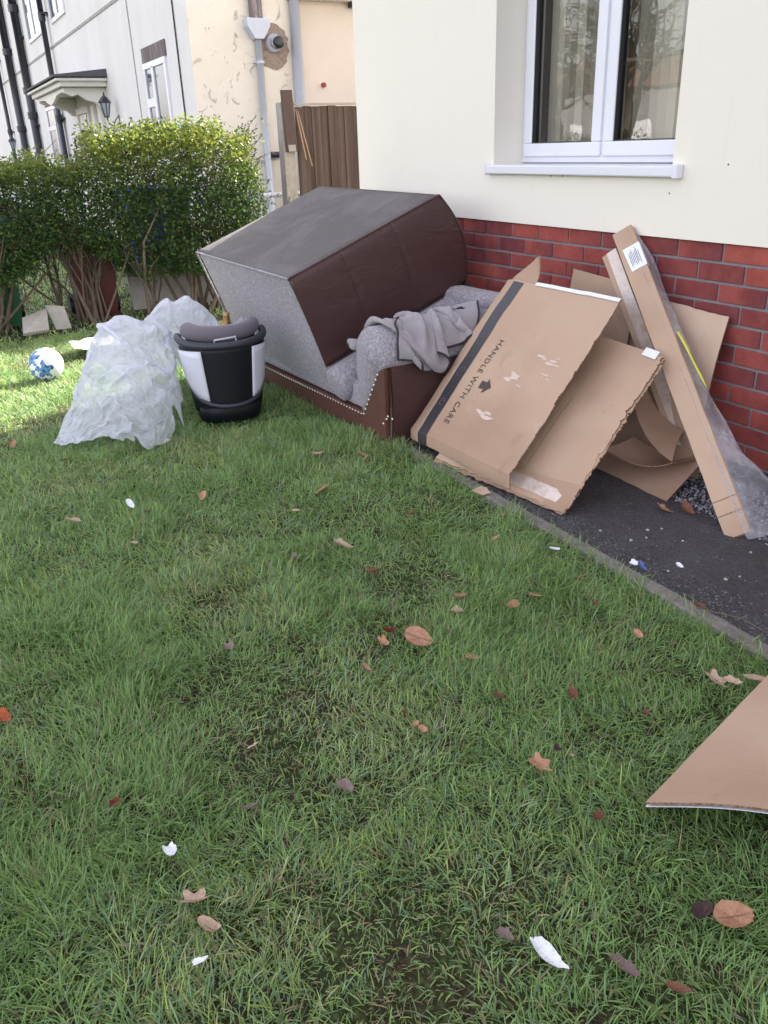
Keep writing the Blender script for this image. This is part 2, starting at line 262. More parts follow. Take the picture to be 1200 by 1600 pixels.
class MB:
    """collects world-space geometry for ONE mesh object"""
    def __init__(s): s.v = []; s.f = []; s.mi = []; s.uv = []; s.tint = []; s.n = 0
    def add(s, v, f, mi=0, uv=None, tint=None):
        v = np.asarray(v, float).reshape(-1, 3); s.v.append(v)
        s.uv.append(np.zeros((len(v), 2)) if uv is None else np.asarray(uv, float))
        s.tint.append(np.tile([1, 1, 1], (len(v), 1)) if tint is None else (np.tile(tint, (len(v), 1)) if np.ndim(tint) == 1 else tint))
        for q in f: s.f.append(tuple(int(i)+s.n for i in q)); s.mi.append(mi)
        s.n += len(v); return s
    def obox(s, o, a, b, c, mi=0, tint=None):       # corner + three edge vectors
        o, a, b, c = [np.asarray(q, float) for q in (o, a, b, c)]
        v = [o, o+a, o+a+b, o+b, o+c, o+a+c, o+a+b+c, o+b+c]
        f = [(0, 3, 2, 1), (4, 5, 6, 7), (0, 1, 5, 4), (1, 2, 6, 5), (2, 3, 7, 6), (3, 0, 4, 7)]
        if np.dot(np.cross(a, b), c) < 0: f = [q[::-1] for q in f]
        return s.add(v, f, mi, tint=tint)
    def box(s, x0, x1, y0, y1, z0, z1, mi=0, tint=None): return s.obox((x0, y0, z0), (x1-x0, 0, 0), (0, y1-y0, 0), (0, 0, z1-z0), mi, tint)
    def grid(s, P, mi=0, uv=None, close_u=False, close_v=False, tint=None):  # P[nu][nv][3]
        P = np.asarray(P, float); nu, nv = P.shape[:2]; f = []
        for i in range(nu-(0 if close_u else 1)):
            for j in range(nv-(0 if close_v else 1)):
                f.append((i*nv+j, ((i+1) % nu)*nv+j, ((i+1) % nu)*nv+(j+1) % nv, i*nv+(j+1) % nv))
        return s.add(P.reshape(-1, 3), f, mi, None if uv is None else np.asarray(uv).reshape(-1, 2), tint)
    def tube(s, pts, r, n=8, mi=0, cap=True, tint=None):
        pts = [np.asarray(p, float) for p in pts]; k = len(pts); r = [r]*k if np.isscalar(r) else r
        T = [nrm(pts[min(i+1, k-1)]-pts[max(i-1, 0)]) for i in range(k)]
        a = nrm(np.cross(T[0], (0, 0, 1) if abs(T[0][2]) < .9 else (1, 0, 0))); P = []
        for i in range(k):
            a = nrm(a-T[i]*np.dot(a, T[i])); b = np.cross(T[i], a)
            P.append([pts[i]+r[i]*(math.cos(q)*a+math.sin(q)*b) for q in np.linspace(0, 2*math.pi, n, endpoint=False)])
        n0 = s.n; s.grid(P, mi, close_v=True, tint=tint)
        if cap: s.f.append(tuple(n0+i for i in range(n))[::-1]); s.mi.append(mi); s.f.append(tuple(n0+(k-1)*n+i for i in range(n))); s.mi.append(mi)
        return s
    def prism(s, poly, o, ex, ey, d, mi=0, tint=None):         # polygon in (ex,ey) plane at o, extruded by d
        o, ex, ey, d = [np.asarray(q, float) for q in (o, ex, ey, d)]; k = len(poly)
        A = [o+p[0]*ex+p[1]*ey for p in poly]; B = [q+d for q in A]
        f = [tuple(range(k))[::-1], tuple(range(k, 2*k))]+[(i, (i+1) % k, k+(i+1) % k, k+i) for i in range(k)]
        return s.add(A+B, f, mi, tint=tint)
    def lathe(s, prof, o, ax=(0, 0, 1), n=20, mi=0):
        o = np.asarray(o, float); ax = nrm(ax); a = nrm(np.cross(ax, (1, 0, 0) if abs(ax[0]) < .9 else (0, 1, 0))); b = np.cross(ax, a)
        P = [[o+ax*h+rr*(math.cos(q)*a+math.sin(q)*b) for q in np.linspace(0, 2*math.pi, n, endpoint=False)] for rr, h in prof]
        return s.grid(P, mi, close_v=True)
    def panel(s, fn, th, nu=24, nv=24, w=1., h=1., rag=(0, 0, 0, 0), seed=0, mi=0, mi_edge=1):
        """sheet given by fn(u,v); rag = raggedness of the left, right, bottom, top edge (fractions)"""
        rr = np.random.default_rng(seed); U = np.linspace(0, 1, nu); Vv = np.linspace(0, 1, nv)
        P = np.zeros((nu, nv, 3)); UV = np.zeros((nu, nv, 2))
        jl, jr = [r0*(.35*rr.random(nv)*(rr.random(nv) < .5)+.9*np.clip(fbm(np.arange(nv), 0*Vv, .16, seed, 5)-.35, 0, 1)+.8*(fbm(np.arange(nv), 0*Vv, .08, seed+3, 2) > .62)*rr.random(nv)) for r0 in rag[:2]]; jb, jt = [r0*(.6*rr.random(nu)+.4*fbm(np.arange(nu), 0*U, .35, seed+5)) for r0 in rag[2:]]
        for i, u in enumerate(U):
            for j, v in enumerate(Vv):
                uu = u+jl[j]*(1-u)**30-jr[j]*u**30; vv = v+jb[i]*(1-v)**20-jt[i]*v**20
                P[i, j] = fn(uu, vv); UV[i, j] = (uu*w, vv*h)
        N = np.cross(np.gradient(P, axis=0), np.gradient(P, axis=1)); N /= np.linalg.norm(N, axis=2)[..., None]+1e-12
        Q = P-N*th; n0 = s.n; s.grid(P, mi, UV); s.grid(Q[:, ::-1], mi, UV[:, ::-1])
        iF = lambda i, j: n0+i*nv+j; iB = lambda i, j: n0+nu*nv+i*nv+(nv-1-j)
        bd = [(i, 0) for i in range(nu)]+[(nu-1, j) for j in range(1, nv)]+[(i, nv-1) for i in range(nu-2, -1, -1)]+[(0, j) for j in range(nv-2, 0, -1)]
        for k in range(len(bd)):
            a, b = bd[k], bd[(k+1) % len(bd)]; s.f.append((iF(*b), iF(*a), iB(*a), iB(*b))); s.mi.append(mi_edge)
        return s
    def build(s, name, mats, parent=None, smooth=False, bevel=0, seg=2, loc=None, sub=0, solid=0, wn=False):
        v = np.concatenate(s.v) if s.v else np.zeros((0, 3))
        o3 = org(parent) if parent is not None else np.array(loc if loc is not None else (0, 0, 0), float)
        me = bpy.data.meshes.new(name); me.from_pydata((v-o3).tolist(), [], s.f)
        for mm in (mats if isinstance(mats, (list, tuple)) else [mats]): me.materials.append(M[mm] if isinstance(mm, str) else mm)
        if any(s.mi): me.polygons.foreach_set('material_index', s.mi)
        uv = np.concatenate(s.uv); li = np.zeros(len(me.loops), np.int32); me.loops.foreach_get('vertex_index', li)
        me.uv_layers.new(name='UVMap').data.foreach_set('uv', uv[li].astype(np.float32).ravel())
        tn = np.concatenate(s.tint)
        if tn.min() < .999 or tn.max() > 1.001:
            ca = me.color_attributes.new('tint', 'FLOAT_COLOR', 'POINT'); ca.data.foreach_set('color', np.concatenate([tn, np.ones((len(tn), 1))], 1).astype(np.float32).ravel())
        if smooth: me.polygons.foreach_set('use_smooth', [True]*len(me.polygons))
        me.update(); o = bpy.data.objects.new(name, me); col.objects.link(o)
        if parent is not None: o.parent = parent
        elif loc is not None: o.location = Vector([float(c) for c in loc])
        if solid: md = o.modifiers.new('thickness', 'SOLIDIFY'); md.thickness = solid; md.offset = 0
        if bevel: md = o.modifiers.new('bevel', 'BEVEL'); md.width = bevel; md.segments = seg; md.limit_method = 'ANGLE'; md.angle_limit = R(35)
        if sub: md = o.modifiers.new('sub', 'SUBSURF'); md.levels = sub; md.render_levels = sub
        return o
def fast_mesh(name, v, quads, tris, mat, tint=None, parent=None, uniform=None, smooth=False):
    """large meshes straight from numpy arrays"""
    me = bpy.data.meshes.new(name); nq = len(quads); nt_ = len(tris)
    if parent is not None: v = v-org(parent)
    me.vertices.add(len(v)); me.vertices.foreach_set('co', v.astype(np.float32).ravel())
    lv = np.concatenate([quads.ravel(), tris.ravel()]).astype(np.int32); me.loops.add(len(lv)); me.loops.foreach_set('vertex_index', lv)
    me.polygons.add(nq+nt_); ls = np.concatenate([np.arange(nq)*4, nq*4+np.arange(nt_)*3]).astype(np.int32); me.polygons.foreach_set('loop_start', ls)
    me.update(calc_edges=True)
    if tint is not None: me.color_attributes.new('tint', 'FLOAT_COLOR', 'POINT').data.foreach_set('color', np.concatenate([tint, np.ones((len(tint), 1))], 1).astype(np.float32).ravel())
    if smooth: me.polygons.foreach_set('use_smooth', [True]*(nq+nt_))
    me.materials.append(M[mat]); o = bpy.data.objects.new(name, me); col.objects.link(o)
    if parent is not None: o.parent = parent
    return o

# ------------------------------------------------------------------ SETTING: lawn, path, edging, road
def gz(x, y):                                        # height of the soil
    return -.012+.022*(fbm(x, y, 1.3, 2, 3)-.5)+.012*(fbm(x, y, 7, 9, 2)-.5)
def lush(x, y):                                      # 0 bare and worn, 1 thick grass
    n = fbm(x, y, 1.7, 11, 4); l = np.clip((n-.20)*4.2, 0, 1)
    for px, py, r0, k in ((400, 1165, .22, .75), (480, 1110, .12, .6), (700, 1105, .10, .7), (560, 1440, .10, .6), (640, 1500, .15, .75), (985, 1040, .07, .9), (1000, 1020, .15, .4), (790, 1390, .16, .5), (450, 1380, .13, .6), (1080, 1520, .1, .5), (700, 1540, .14, .5), (900, 975, .12, .5)):
        p = pl(px, py, 2, 0); l = l*(1-k*np.exp(-((x-p[0])**2+(y-p[1])**2)/r0**2))
    return l
xs = np.unique(np.concatenate([np.linspace(-70, -6, 14), np.linspace(-6, -3.2, 15), np.linspace(-3.2, 4.4, 130), np.linspace(4.4, 12, 10), np.linspace(12, 60, 8)]))
ys = np.unique(np.concatenate([np.linspace(-70, -6, 12), np.linspace(-6, -3.4, 12), np.linspace(-3.4, -.94, 50), [-.90], np.linspace(-.5, 60, 14)]))
X, Y = np.meshgrid(xs, ys, indexing='ij'); Z = gz(X, Y); Z = np.where((Y > -.93) & (X > -1.7), -.06, Z); Z = np.where(X > 4.4, -.05, Z); Z = np.where(Y < -6.5, -.05, Z)
g = MB().grid(np.stack([X, Y, Z], -1)).build('ground', 'soil', smooth=True); tag(g, kind='structure')

b = MB(); n = 120; xx = np.linspace(-1.7, 9, n); U = np.linspace(0, 1, 14)
P = np.array([[(x, -.885+.885*u, .002*(fbm(x, u, 6, 3)-.5)+.004) for u in U] for x in xx])
b.grid(P); tag(b.build('path', 'tarmac', smooth=True), kind='structure')
b = MB(); P = []
for x in np.linspace(-1.75, 9, 260):
    e = .008*(fbm(x, 0, 5, 1)-.5); t_ = .014+.008*(fbm(x, 3, 2.2, 4)-.5); a0 = -.937+e*1.6; a1 = -.882+e
    P.append([(x, a0, -.05), (x, a0+.002, t_-.006), (x, a0+.008, t_), (x, (a0+a1)/2, t_+.001*(fbm(x, 1, 20)-.5)), (x, a1-.006, t_), (x, a1, t_-.006), (x, a1+.001, -.05)])
b.grid(np.array(P)[:, ::-1]); tag(b.build('path_edging', 'edging', smooth=False), kind='structure')
b = MB(); b.grid([[(-70, -14, .0), (-70, -8, .0)], [(60, -14, .0), (60, -8, .0)]][::-1]); tag(b.build('road', 'road'), kind='structure')

# gravel strip along the foot of the wall
nS = 7000; base = np.array([(1, 0, 0), (-.5, .87, 0), (-.5, -.87, 0), (.3, .5, .8), (-.6, .1, .7), (.3, -.6, .75)])
gx = rng.uniform(.9, 4.2, nS); gy = -rng.random(nS)**1.0*(.33+.06*(fbm(gx, 0*gx, 3, 5)-.5)*2+.03*rng.random(nS)); sc = rng.uniform(.0035, .0085, nS)
gv = np.zeros((nS, 6, 3)); ang = rng.uniform(0, 6.28, nS); jit = 1+.5*(rng.random((nS, 6, 3))-.5); bb = base[None]*jit; c_, s_ = np.cos(ang)[:, None], np.sin(ang)[:, None]
gv[..., 0] = (bb[..., 0]*c_-bb[..., 1]*s_)*sc[:, None]+gx[:, None]; gv[..., 1] = (bb[..., 0]*s_+bb[..., 1]*c_)*sc[:, None]+gy[:, None]; gv[..., 2] = bb[..., 2]*sc[:, None]*.8+.005+rng.random(nS)[:, None]*.006
tr = np.array([(0, 3, 5), (0, 1, 3), (1, 4, 3), (1, 2, 4), (2, 5, 4), (2, 0, 5), (3, 4, 5)]); off = (np.arange(nS)*6)[:, None, None]
tn = np.repeat((rng.uniform(.07, .34, nS)[:, None]*np.array([1, 1, 1.12])), 6, 0)
def grit(n, xr, yf, smin, smax, lo, hi, name, label, z0=.004):
    gx = rng.uniform(*xr, n); gy = yf(gx, n); sc = rng.uniform(smin, smax, n); v = np.zeros((n, 6, 3)); ang = rng.uniform(0, 6.28, n); bb = base[None]*(1+.6*(rng.random((n, 6, 3))-.5)); c_, s_ = np.cos(ang)[:, None], np.sin(ang)[:, None]
    v[..., 0] = (bb[..., 0]*c_-bb[..., 1]*s_)*sc[:, None]+gx[:, None]; v[..., 1] = (bb[..., 0]*s_+bb[..., 1]*c_)*sc[:, None]+gy[:, None]; v[..., 2] = bb[..., 2]*sc[:, None]*.8+z0; o_ = (np.arange(n)*6)[:, None, None]
    g_o = fast_mesh(name, v.reshape(-1, 3), np.zeros((0, 4), int), (tr[None]+o_).reshape(-1, 3), 'stone', np.repeat(rng.uniform(lo, hi, n)[:, None]*np.array([1, .96, 1.]), 6, 0)); tag(g_o, label, 'grit', kind='stuff')
grit(5200, (-.2, 4.2), lambda gx, n: -.875+.13*rng.random(n)**2.2*(.3+1.4*fbm(gx, 0*gx, 3, 55)), .0015, .0055, .02, .16, 'loose_grit', 'dark crumbly grit and moss gathered along the path edging')
grit(1500, (.9, 4.2), lambda gx, n: -.86*rng.random(n), .001, .0028, .05, .45, 'fine_grit', 'fine pale grit scattered over the tarmac')
go = fast_mesh('gravel', gv.reshape(-1, 3), np.zeros((0, 4), int), (tr[None]+off).reshape(-1, 3), 'stone', tn); tag(go, 'loose grey stone chippings along the foot of the brick wall', 'gravel', kind='stuff')

# ------------------------------------------------------------------ grass
def blades(px, py, L, W, lean, tint, seed):
    r = np.random.default_rng(seed); n = len(px); az = r.uniform(0, 2*np.pi, n)
    cl = fbm(px, py, 4.5, 21, 2)*2*np.pi*2.3; az = np.where(r.random(n) < .6, cl+r.normal(0, .8, n), az)       # the grass lies in swirls
    d = np.stack([np.cos(az), np.sin(az), 0*az], 1); sdv = np.stack([-np.sin(az), np.cos(az), 0*az], 1)
    tw = r.normal(0, .5, n); sdv = sdv*np.cos(tw)[:, None]+np.array([0, 0, 1])*np.sin(tw)[:, None]
    base = np.stack([px, py, gz(px, py)-.004], 1); v = np.zeros((n, 7, 3))
    th0 = np.clip(r.normal(.5, .35, n)*lean, 0, 1.45); th1 = th0+np.clip(r.normal(.85, .4, n), 0, 1.8)*lean
    p = base.copy(); k = 0
    for j, (f, wd) in enumerate(((0, .8), (.4, 1.), (.75, .7), (1., 0))):
        if j: 
            th = th0+(th1-th0)*(f-.2); st = (L*(f-f0))[:, None]; p = p+st*(d*np.sin(th)[:, None]+np.array([0, 0, 1])*np.cos(th)[:, None])
        f0 = f
        if wd: v[:, k] = p-sdv*(W*wd/2)[:, None]; v[:, k+1] = p+sdv*(W*wd/2)[:, None]; k += 2
        else: v[:, 6] = p
    o = (np.arange(n)*7)[:, None]; q = np.concatenate([o+np.array([[0, 1, 3, 2]]), o+np.array([[2, 3, 5, 4]])], 0); t3 = o+np.array([[4, 5, 6]])
    return v.reshape(-1, 3), q, t3, np.repeat(tint, 7, 0)
def grass_points():
    out = []
    def area(x0, x1, y0, y1, dens):
        n = int((x1-x0)*(y1-y0)*dens); return rng.uniform(x0, x1, n), rng.uniform(y0, y1, n)
    x, y = area(-3.3, 4.6, -4.6, -.905, 38000)
    d = np.hypot(x-CAM[0], y-CAM[1]); a = np.arctan2(x-CAM[0], y-CAM[1])-YAW; a = (a+np.pi) % (2*np.pi)-np.pi
    keep = np.where(d < 2.7, 1., np.where(d < 4, .72, np.where(d < 5.5, .5, .36)))
    off_ = np.clip((np.abs(a)-.60)/.5, 0, 1)*(d > .9); keep = keep*(1-.62*off_); WF = 1+.9*off_*np.clip(d-1, 0, 1); lu = lush(x, y)
    m = rng.random(len(x)) < keep*(.42+.58*lu); m &= ~((x < .42) & (x > -1.5) & (y > -.93)); m &= (y < -.935) | ((rng.random(len(x)) < .5) & (y < -.935+.035*2*fbm(x, y, 4, 3)))
    return x[m], y[m], d[m], lu[m], WF[m]
x, y, d, lu, wf = grass_points(); n = len(x)
pal = np.array([(.225, .355, .125), (.265, .40, .12), (.225, .36, .19), (.35, .445, .135), (.17, .275, .11), (.43, .47, .24)])
zone = fbm(x, y, 2.3, 31, 3); ci = np.clip((zone-.3)*8+rng.normal(0, 1.4, n), 0, 5.99).astype(int); tint = pal[ci]*rng.uniform(.75, 1.3, n)[:, None]
straw = rng.random(n) < .05+.22*(1-lu)**1.5; tint[straw] = np.array([(.36, .29, .18)])*rng.uniform(.5, 1.2, straw.sum())[:, None]
tall = np.clip((fbm(x, y, 3.1, 41, 3)-.42)*3.5, 0, 1)
L = (.028+.036*rng.random(n)**1.5+.030*tall)*(.6+.4*lu); W = wf*rng.uniform(.0016, .0032, n)*(1+.22*np.clip(d-2, 0, 3)); edge = np.clip((y+1.1)/.17, 0, 1); L = L*(1+.3*edge)
v, q, t3, tn = blades(x, y, L, W, 1.4-.35*tall, tint, 5)
ob = fast_mesh('grass', v, q, t3, 'grass', tn); tag(ob, 'short damp green grass of the front lawn with worn thin patches', 'grass', kind='stuff')
print('blades', n)
# the lawn runs on towards the pavement
n = 60000; x = rng.uniform(-3.4, 7, n); y = rng.uniform(-7.9, -4.5, n); k_ = rng.integers(0, 6, n)
x2 = rng.uniform(4.6, 7, 9000); y2 = rng.uniform(-4.6, -.95, 9000); x = np.concatenate([x, x2]); y = np.concatenate([y, y2]); n = len(x); tint = pal[rng.integers(0, 6, n)]*rng.uniform(.75, 1.3, n)[:, None]
v, q, t3, tn = blades(x, y, rng.uniform(.03, .06, n), rng.uniform(.006, .010, n), 1.3, tint, 8)
ob = fast_mesh('lawn_grass', v, q, t3, 'grass', tn); tag(ob, 'lawn grass running on towards the road', 'grass', kind='stuff')
# grass on the neighbour's side of the hedge
n = 26000; x = rng.uniform(-9, -3.3, n); y = rng.uniform(-4.5, 1.2, n); L = rng.uniform(.03, .07, n); tint = pal[rng.integers(0, 6, n)]*rng.uniform(.9, 1.4, n)[:, None]
v, q, t3, tn = blades(x, y, L, rng.uniform(.006, .012, n), 1.1, tint, 6); v[:, 2] += .0
ob = fast_mesh('neighbour_grass', v, q, t3, 'grass', tn); tag(ob, "neighbour's sunlit lawn seen through the hedge stems", 'grass', kind='stuff')

# ------------------------------------------------------------------ OUR HOUSE
house = thing('rendered_house', 'cream rendered house with red brick plinth and white framed window', 'house', (-1.65, 0, 0))
TOP = .915; WX0, WX1, WZ0, WZ1 = -.113, 1.10, 1.19, 2.38
b = MB(); F = -.014                                   # front face of the render, proud of the brick
b.box(-1.65, WX0, F, .26, TOP, 5.3); b.box(WX1, 9, F, .26, TOP, 5.3); b.box(WX0, WX1, F, .26, TOP, WZ0-.005); b.box(WX0, WX1, F, .26, WZ1, 5.3)
b.box(-1.65, -1.39, .26, 8, 0, 5.3); b.box(-1.39, 9, 7.74, 8, 0, 5.3); b.box(8.74, 9, .26, 7.74, 0, 5.3)
b.build('wall', 'render', house)
b = MB(); bw = .225; r2 = np.random.default_rng(12)
cols = np.array([(.33, .075, .060), (.29, .066, .056), (.24, .055, .052), (.19, .048, .052), (.37, .09, .066)])
for k in range(11):
    z1 = TOP-.004-k*.075; z0 = z1-.0645; x0 = -.415+(k % 2)*.5*bw-6*bw
    while x0 < 9:
        a, c = max(x0+.005, -1.65), min(x0+bw-.005, 9)
        if c > a+.02:
            t_ = cols[r2.choice(5, p=[.28, .24, .22, .14, .12])]*r2.uniform(.85, 1.15); t2 = t_ if r2.random() < .6 else cols[r2.integers(2, 4)]
            n0 = b.n; o = r2.uniform(-.0015, .0015); b.box(a, c, o, .09, z0, z1, tint=t_)
            tt = b.tint[-1].copy(); tt[[1, 2, 5, 6]] = t2; b.tint[-1] = tt
        x0 += bw
b.build('brick_plinth', 'brick', house, bevel=.003)
MB().box(-1.648, 8.99, .006, .24, .085, TOP-.002).build('mortar_bed', 'mortar', house)
MB().box(-1.65, 9, .003, .25, -.03, .086).build('damp_proof_skirt', 'bitumen', house)
b = MB(); hz = 5.3; b.add([(-2.0, -.4, hz), (9.4, -.4, hz), (9.4, 8.4, hz), (-2, 8.4, hz), (1.6, 4, 8), (5.6, 4, 8)], [(0, 1, 5, 4), (1, 2, 5), (2, 3, 4, 5), (3, 0, 4), (0, 3, 2, 1)]); b.build('roof', 'tile', house)
# white spots where fixings were: small drilled holes under the sill
for px, py in ((792, 270), (799, 270), (861, 275), (879, 275), (990, 273), (994, 273), (1138, 257), (1046, 302)):
    p = pl(px, py, 1, F); MB().lathe([(.0001, -.001), (.0035, -.001), (.0035, .0), (.0001, .0)][::-1], p, (0, 1, 0), 8).build('fixing_hole', 'seal', house)
win = MB(); WY = .165
def frame(b, x0, x1, z0, z1, y0, y1, t):
    b.box(x0, x1, y0, y1, z0, z0+t); b.box(x0, x1, y0, y1, z1-t, z1); b.box(x0, x0+t, y0, y1, z0+t, z1-t); b.box(x1-t, x1, y0, y1, z0+t, z1-t)
frame(win, WX0, WX1, WZ0, WZ1, WY, WY+.07, .038); win.box(.475, .513, WY, WY+.07, WZ0+.038, WZ1-.038)
wo = win.build('window', 'upvc', house, bevel=.004)
for x0, x1 in ((WX0+.026, .484), (.504, WX1-.026)):
    s_ = MB(); frame(s_, x0, x1, WZ0+.028, WZ1-.028, WY-.014, WY+.05, .062); s_.build('sash', 'upvc', wo, bevel=.006)
    s_ = MB(); frame(s_, x0+.060, x1-.060, WZ0+.088, WZ1-.088, WY-.008, WY+.03, .007); s_.build('seal', 'seal', wo)
    s_ = MB(); yy = WY+.012; nx = 2; s_.grid([[(x0+.064, yy, WZ0+.092), (x0+.064, yy, WZ1-.092)], [(x1-.064, yy, WZ0+.092), (x1-.064, yy, WZ1-.092)]]); s_.build('pane', 'glass', wo)
s_ = MB()
for k in range(23):
    xc = WX0+.10+k*.050; a = R([35, 20, 62, 70, 48, 75, 66, 58, 72, 60, 70, 55, 66, 72, 50][k % 15]); dx, dy = .040*math.cos(a), .040*math.sin(a)
    P = [[(xc-dx+2*dx*i/3, WY+.13-dy+2*dy*i/3, z) for z in np.linspace(WZ0+.02, WZ1, 4)] for i in range(4)]; s_.grid(P)
s_.build('vertical_blind', 'blind', wo)
s_ = MB(); P = [[(WX0+.02+.16*i/20, WY+.17+.012*math.sin(i*1.6), z) for z in (WZ0+.0, WZ1)] for i in range(21)]; s_.grid(P); s_.build('curtain', 'curtain', wo, smooth=True)
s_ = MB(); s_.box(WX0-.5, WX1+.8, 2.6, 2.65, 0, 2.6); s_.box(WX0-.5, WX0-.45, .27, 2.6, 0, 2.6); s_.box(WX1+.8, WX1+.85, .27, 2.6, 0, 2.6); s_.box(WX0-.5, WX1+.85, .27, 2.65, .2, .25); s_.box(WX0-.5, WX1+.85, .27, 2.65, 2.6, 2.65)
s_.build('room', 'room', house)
b = MB(); b.box(WX0+.003, WX1-.003, F, WY-.002, WZ0-.045, WZ0-.003); b.box(WX0-.028, WX1+.055, -.048, F-.001, WZ0-.045, WZ0-.003); so_ = b.build('window_sill', 'upvc', house, bevel=.006)
MB().box(WX1+.034, WX1+.060, -.053, F-.002, WZ0-.050, WZ0+.002).build('end_cap', 'upvc', so_, bevel=.004); MB().box(WX0-.036, WX0-.020, -.052, F-.002, WZ0-.049, WZ0+.001).build('end_cap', 'upvc', so_, bevel=.004)
# pale panels added inside to stand in for white reflections in the glass
refl_ = thing('reflection_panel', 'pale picture panel standing in for white shapes mirrored in the window glass', 'reflection', (.33, .36, WZ0))
s_ = MB(); s_.obox((.27, .33, WZ0+.0), (.13, .02, 0), (.0, .0, .30), (.004, .05, .0)); s_.build('pale_panel', 'net', refl_, bevel=.003)
s_ = MB(); s_.obox((.31, .325, WZ0+.05), (.05, .008, 0), (.0, .0, .2), (.001, -.004, .0)); s_.build('reflection', 'blind', refl_)
MB().box(WX0, WX1, WY+.075, .45, WZ0-.05, WZ0-.002).build('inner_ledge', 'white', house)

# ------------------------------------------------------------------ NEIGHBOUR'S HOUSE
nb = thing('neighbour_house', "neighbour's white roughcast terrace with black downpipes and a small porch canopy", 'house', (-6.2, .31, 0))
NX, NY = -6.2, .31
b = MB(); b.box(-40, NX, NY, 9, 0, 5.4); b.build('front_wall', 'roughcast', nb)
b = MB(); b.box(NX, NX+.012, NY+.0, 1.56, 0, 5.4); b.build('gable_wall', 'flaking', nb)
b = MB(); b.box(NX, NX+.010, 1.56, 9, 0, 2.79); b.build('side_wall', 'peach', nb)
b = MB(); b.box(NX-.02, NX+.16, 1.62, 9, 2.795, 2.93); b.build('fascia', 'white', nb, bevel=.004)
b = MB(); b.box(NX-.3, NX+.30, 1.56, 9.2, 2.935, 3.02); b.build('lean_to_roof', 'felt', nb)
MB().box(NX+.162, NX+.26, 1.58, 9, 2.84, 2.93).build('gutter', 'black', nb)
MB().box(NX+.03, NX+.17, 2.2, 2.26, 2.74, 2.80).build('gutter_bracket', 'black', nb)
b = MB(); b.add([(-40, -.1, 5.4), (NX+.2, -.1, 5.4), (NX+.2, 9.2, 5.4), (-40, 9.2, 5.4), (-40, 4.5, 8), (NX+.2, 4.5, 8)], [(0, 1, 5, 4), (2, 3, 4, 5), (1, 2, 5), (0, 4, 3), (0, 3, 2, 1)]); b.build('roof', 'tile', nb)
b = MB(); b.box(-40, NX+.02, NY-.012, NY, 3.16, 3.20); b.build('string_course', 'slab', nb)
MB().tube([(NX-.42, NY-.012, 1.0), (NX-.44, NY-.012, 2.2), (NX-.47, NY-.012, 5.0)], .009, 6).build('cable', 'black', nb)
MB().tube([(-8.7, NY-.004, 1.0), (-8.72, NY-.006, 5.2)], .010, 6).build('render_joint', 'slab', nb)
def nwin(x0, x1, z0, z1, bars, parent=nb, y=NY):
    b = MB(); frame(b, x0, x1, z0, z1, y-.03, y+.02, .07)
    for (a0, a1, c0, c1) in bars: b.box(a0, a1, y-.03, y+.01, c0, c1)
    w_ = b.build('window', 'upvc', parent, bevel=.005); MB().box(x0+.06, x1-.06, y-.012, y-.004, z0+.06, z1-.06).build('pane', 'far_glass', w_); return w_
nwin(-8.22, -7.16, 1.15, 2.33, [(-7.84, -7.74, 1.2, 2.28), (-8.15, -7.84, 1.83, 1.93)])
MB().box(-8.24, -7.13, NY-.02, NY, 2.335, 2.50).build('lintel', 'lintel', nb)
nwin(-14.45, -13.0, 3.5, 4.7, [(-13.75, -13.65, 3.55, 4.6)]); nwin(-17.6, -15.7, 3.5, 4.7, [(-16.7, -16.6, 3.55, 4.6)])
nwin(-16.95, -14.95, 1.15, 2.25, [(-16.0, -15.9, 1.2, 2.2), (-16.9, -16.0, 1.8, 1.88)])
MB().box(-17.0, -14.9, NY-.02, NY-.001, 2.252, 2.34).build('window_head', 'redtrim', nb)
# air vent
b = MB(); [b.box(-8.72, -8.56, NY-.012, NY, 1.42+.055*i, 1.45+.055*i) for i in range(5)]; b.build('air_brick', 'slab', nb)
# front door and canopy
b = MB(); frame(b, -13.3, -12.2, .0, 2.05, NY-.05, NY+.02, .09); dr = b.build('door', 'white', nb, bevel=.004); MB().box(-13.2, -12.3, NY-.02, NY+.01, .1, 1.95).build('door_leaf', 'white', dr); MB().box(-12.62, -12.5, NY-.032, NY-.022, .2, 1.95).build('glazing', 'far_glass', dr)
MB().box(-11.9, -11.65, NY-.06, NY-.001, 0, 2.05).box(-11.35, -11.1, NY-.06, NY-.001, 0, 2.05).build('pilaster', 'white', nb, bevel=.01)
CY = -.37
b = MB(); b.box(-13.75, -10.6, CY, NY-.001, 2.24, 2.36); cn = b.build('canopy', 'white', nb, bevel=.012)
MB().box(-13.82, -10.53, CY-.06, NY-.001, 2.31, 2.35).build('moulding', 'white', cn, bevel=.01)
b = MB(); b.add([(-13.85, CY-.09, 2.365), (-10.5, CY-.09, 2.365), (-10.5, NY-.001, 2.365), (-13.85, NY-.001, 2.365), (-13.85, CY-.09, 2.39), (-10.5, CY-.09, 2.39), (-10.5, NY-.001, 2.47), (-13.85, NY-.001, 2.47)], [(0, 1, 5, 4), (1, 2, 6, 5), (2, 3, 7, 6), (3, 0, 4, 7), (4, 5, 6, 7), (3, 2, 1, 0)]); b.build('canopy_roof', 'felt', cn)
prof = [(0, 0), (.62, 0), (.62, -.07), (.50, -.12), (.42, -.09), (.30, -.17), (.18, -.20), (.10, -.28), (0, -.30)]
for x in (-10.85, -13.45):
    MB().prism([(-p[0], p[1]) for p in prof], (x, NY-.002, 2.235), (0, 1, 0), (0, 0, 1), (.10, 0, 0)).build('bracket', 'white', cn, bevel=.008)
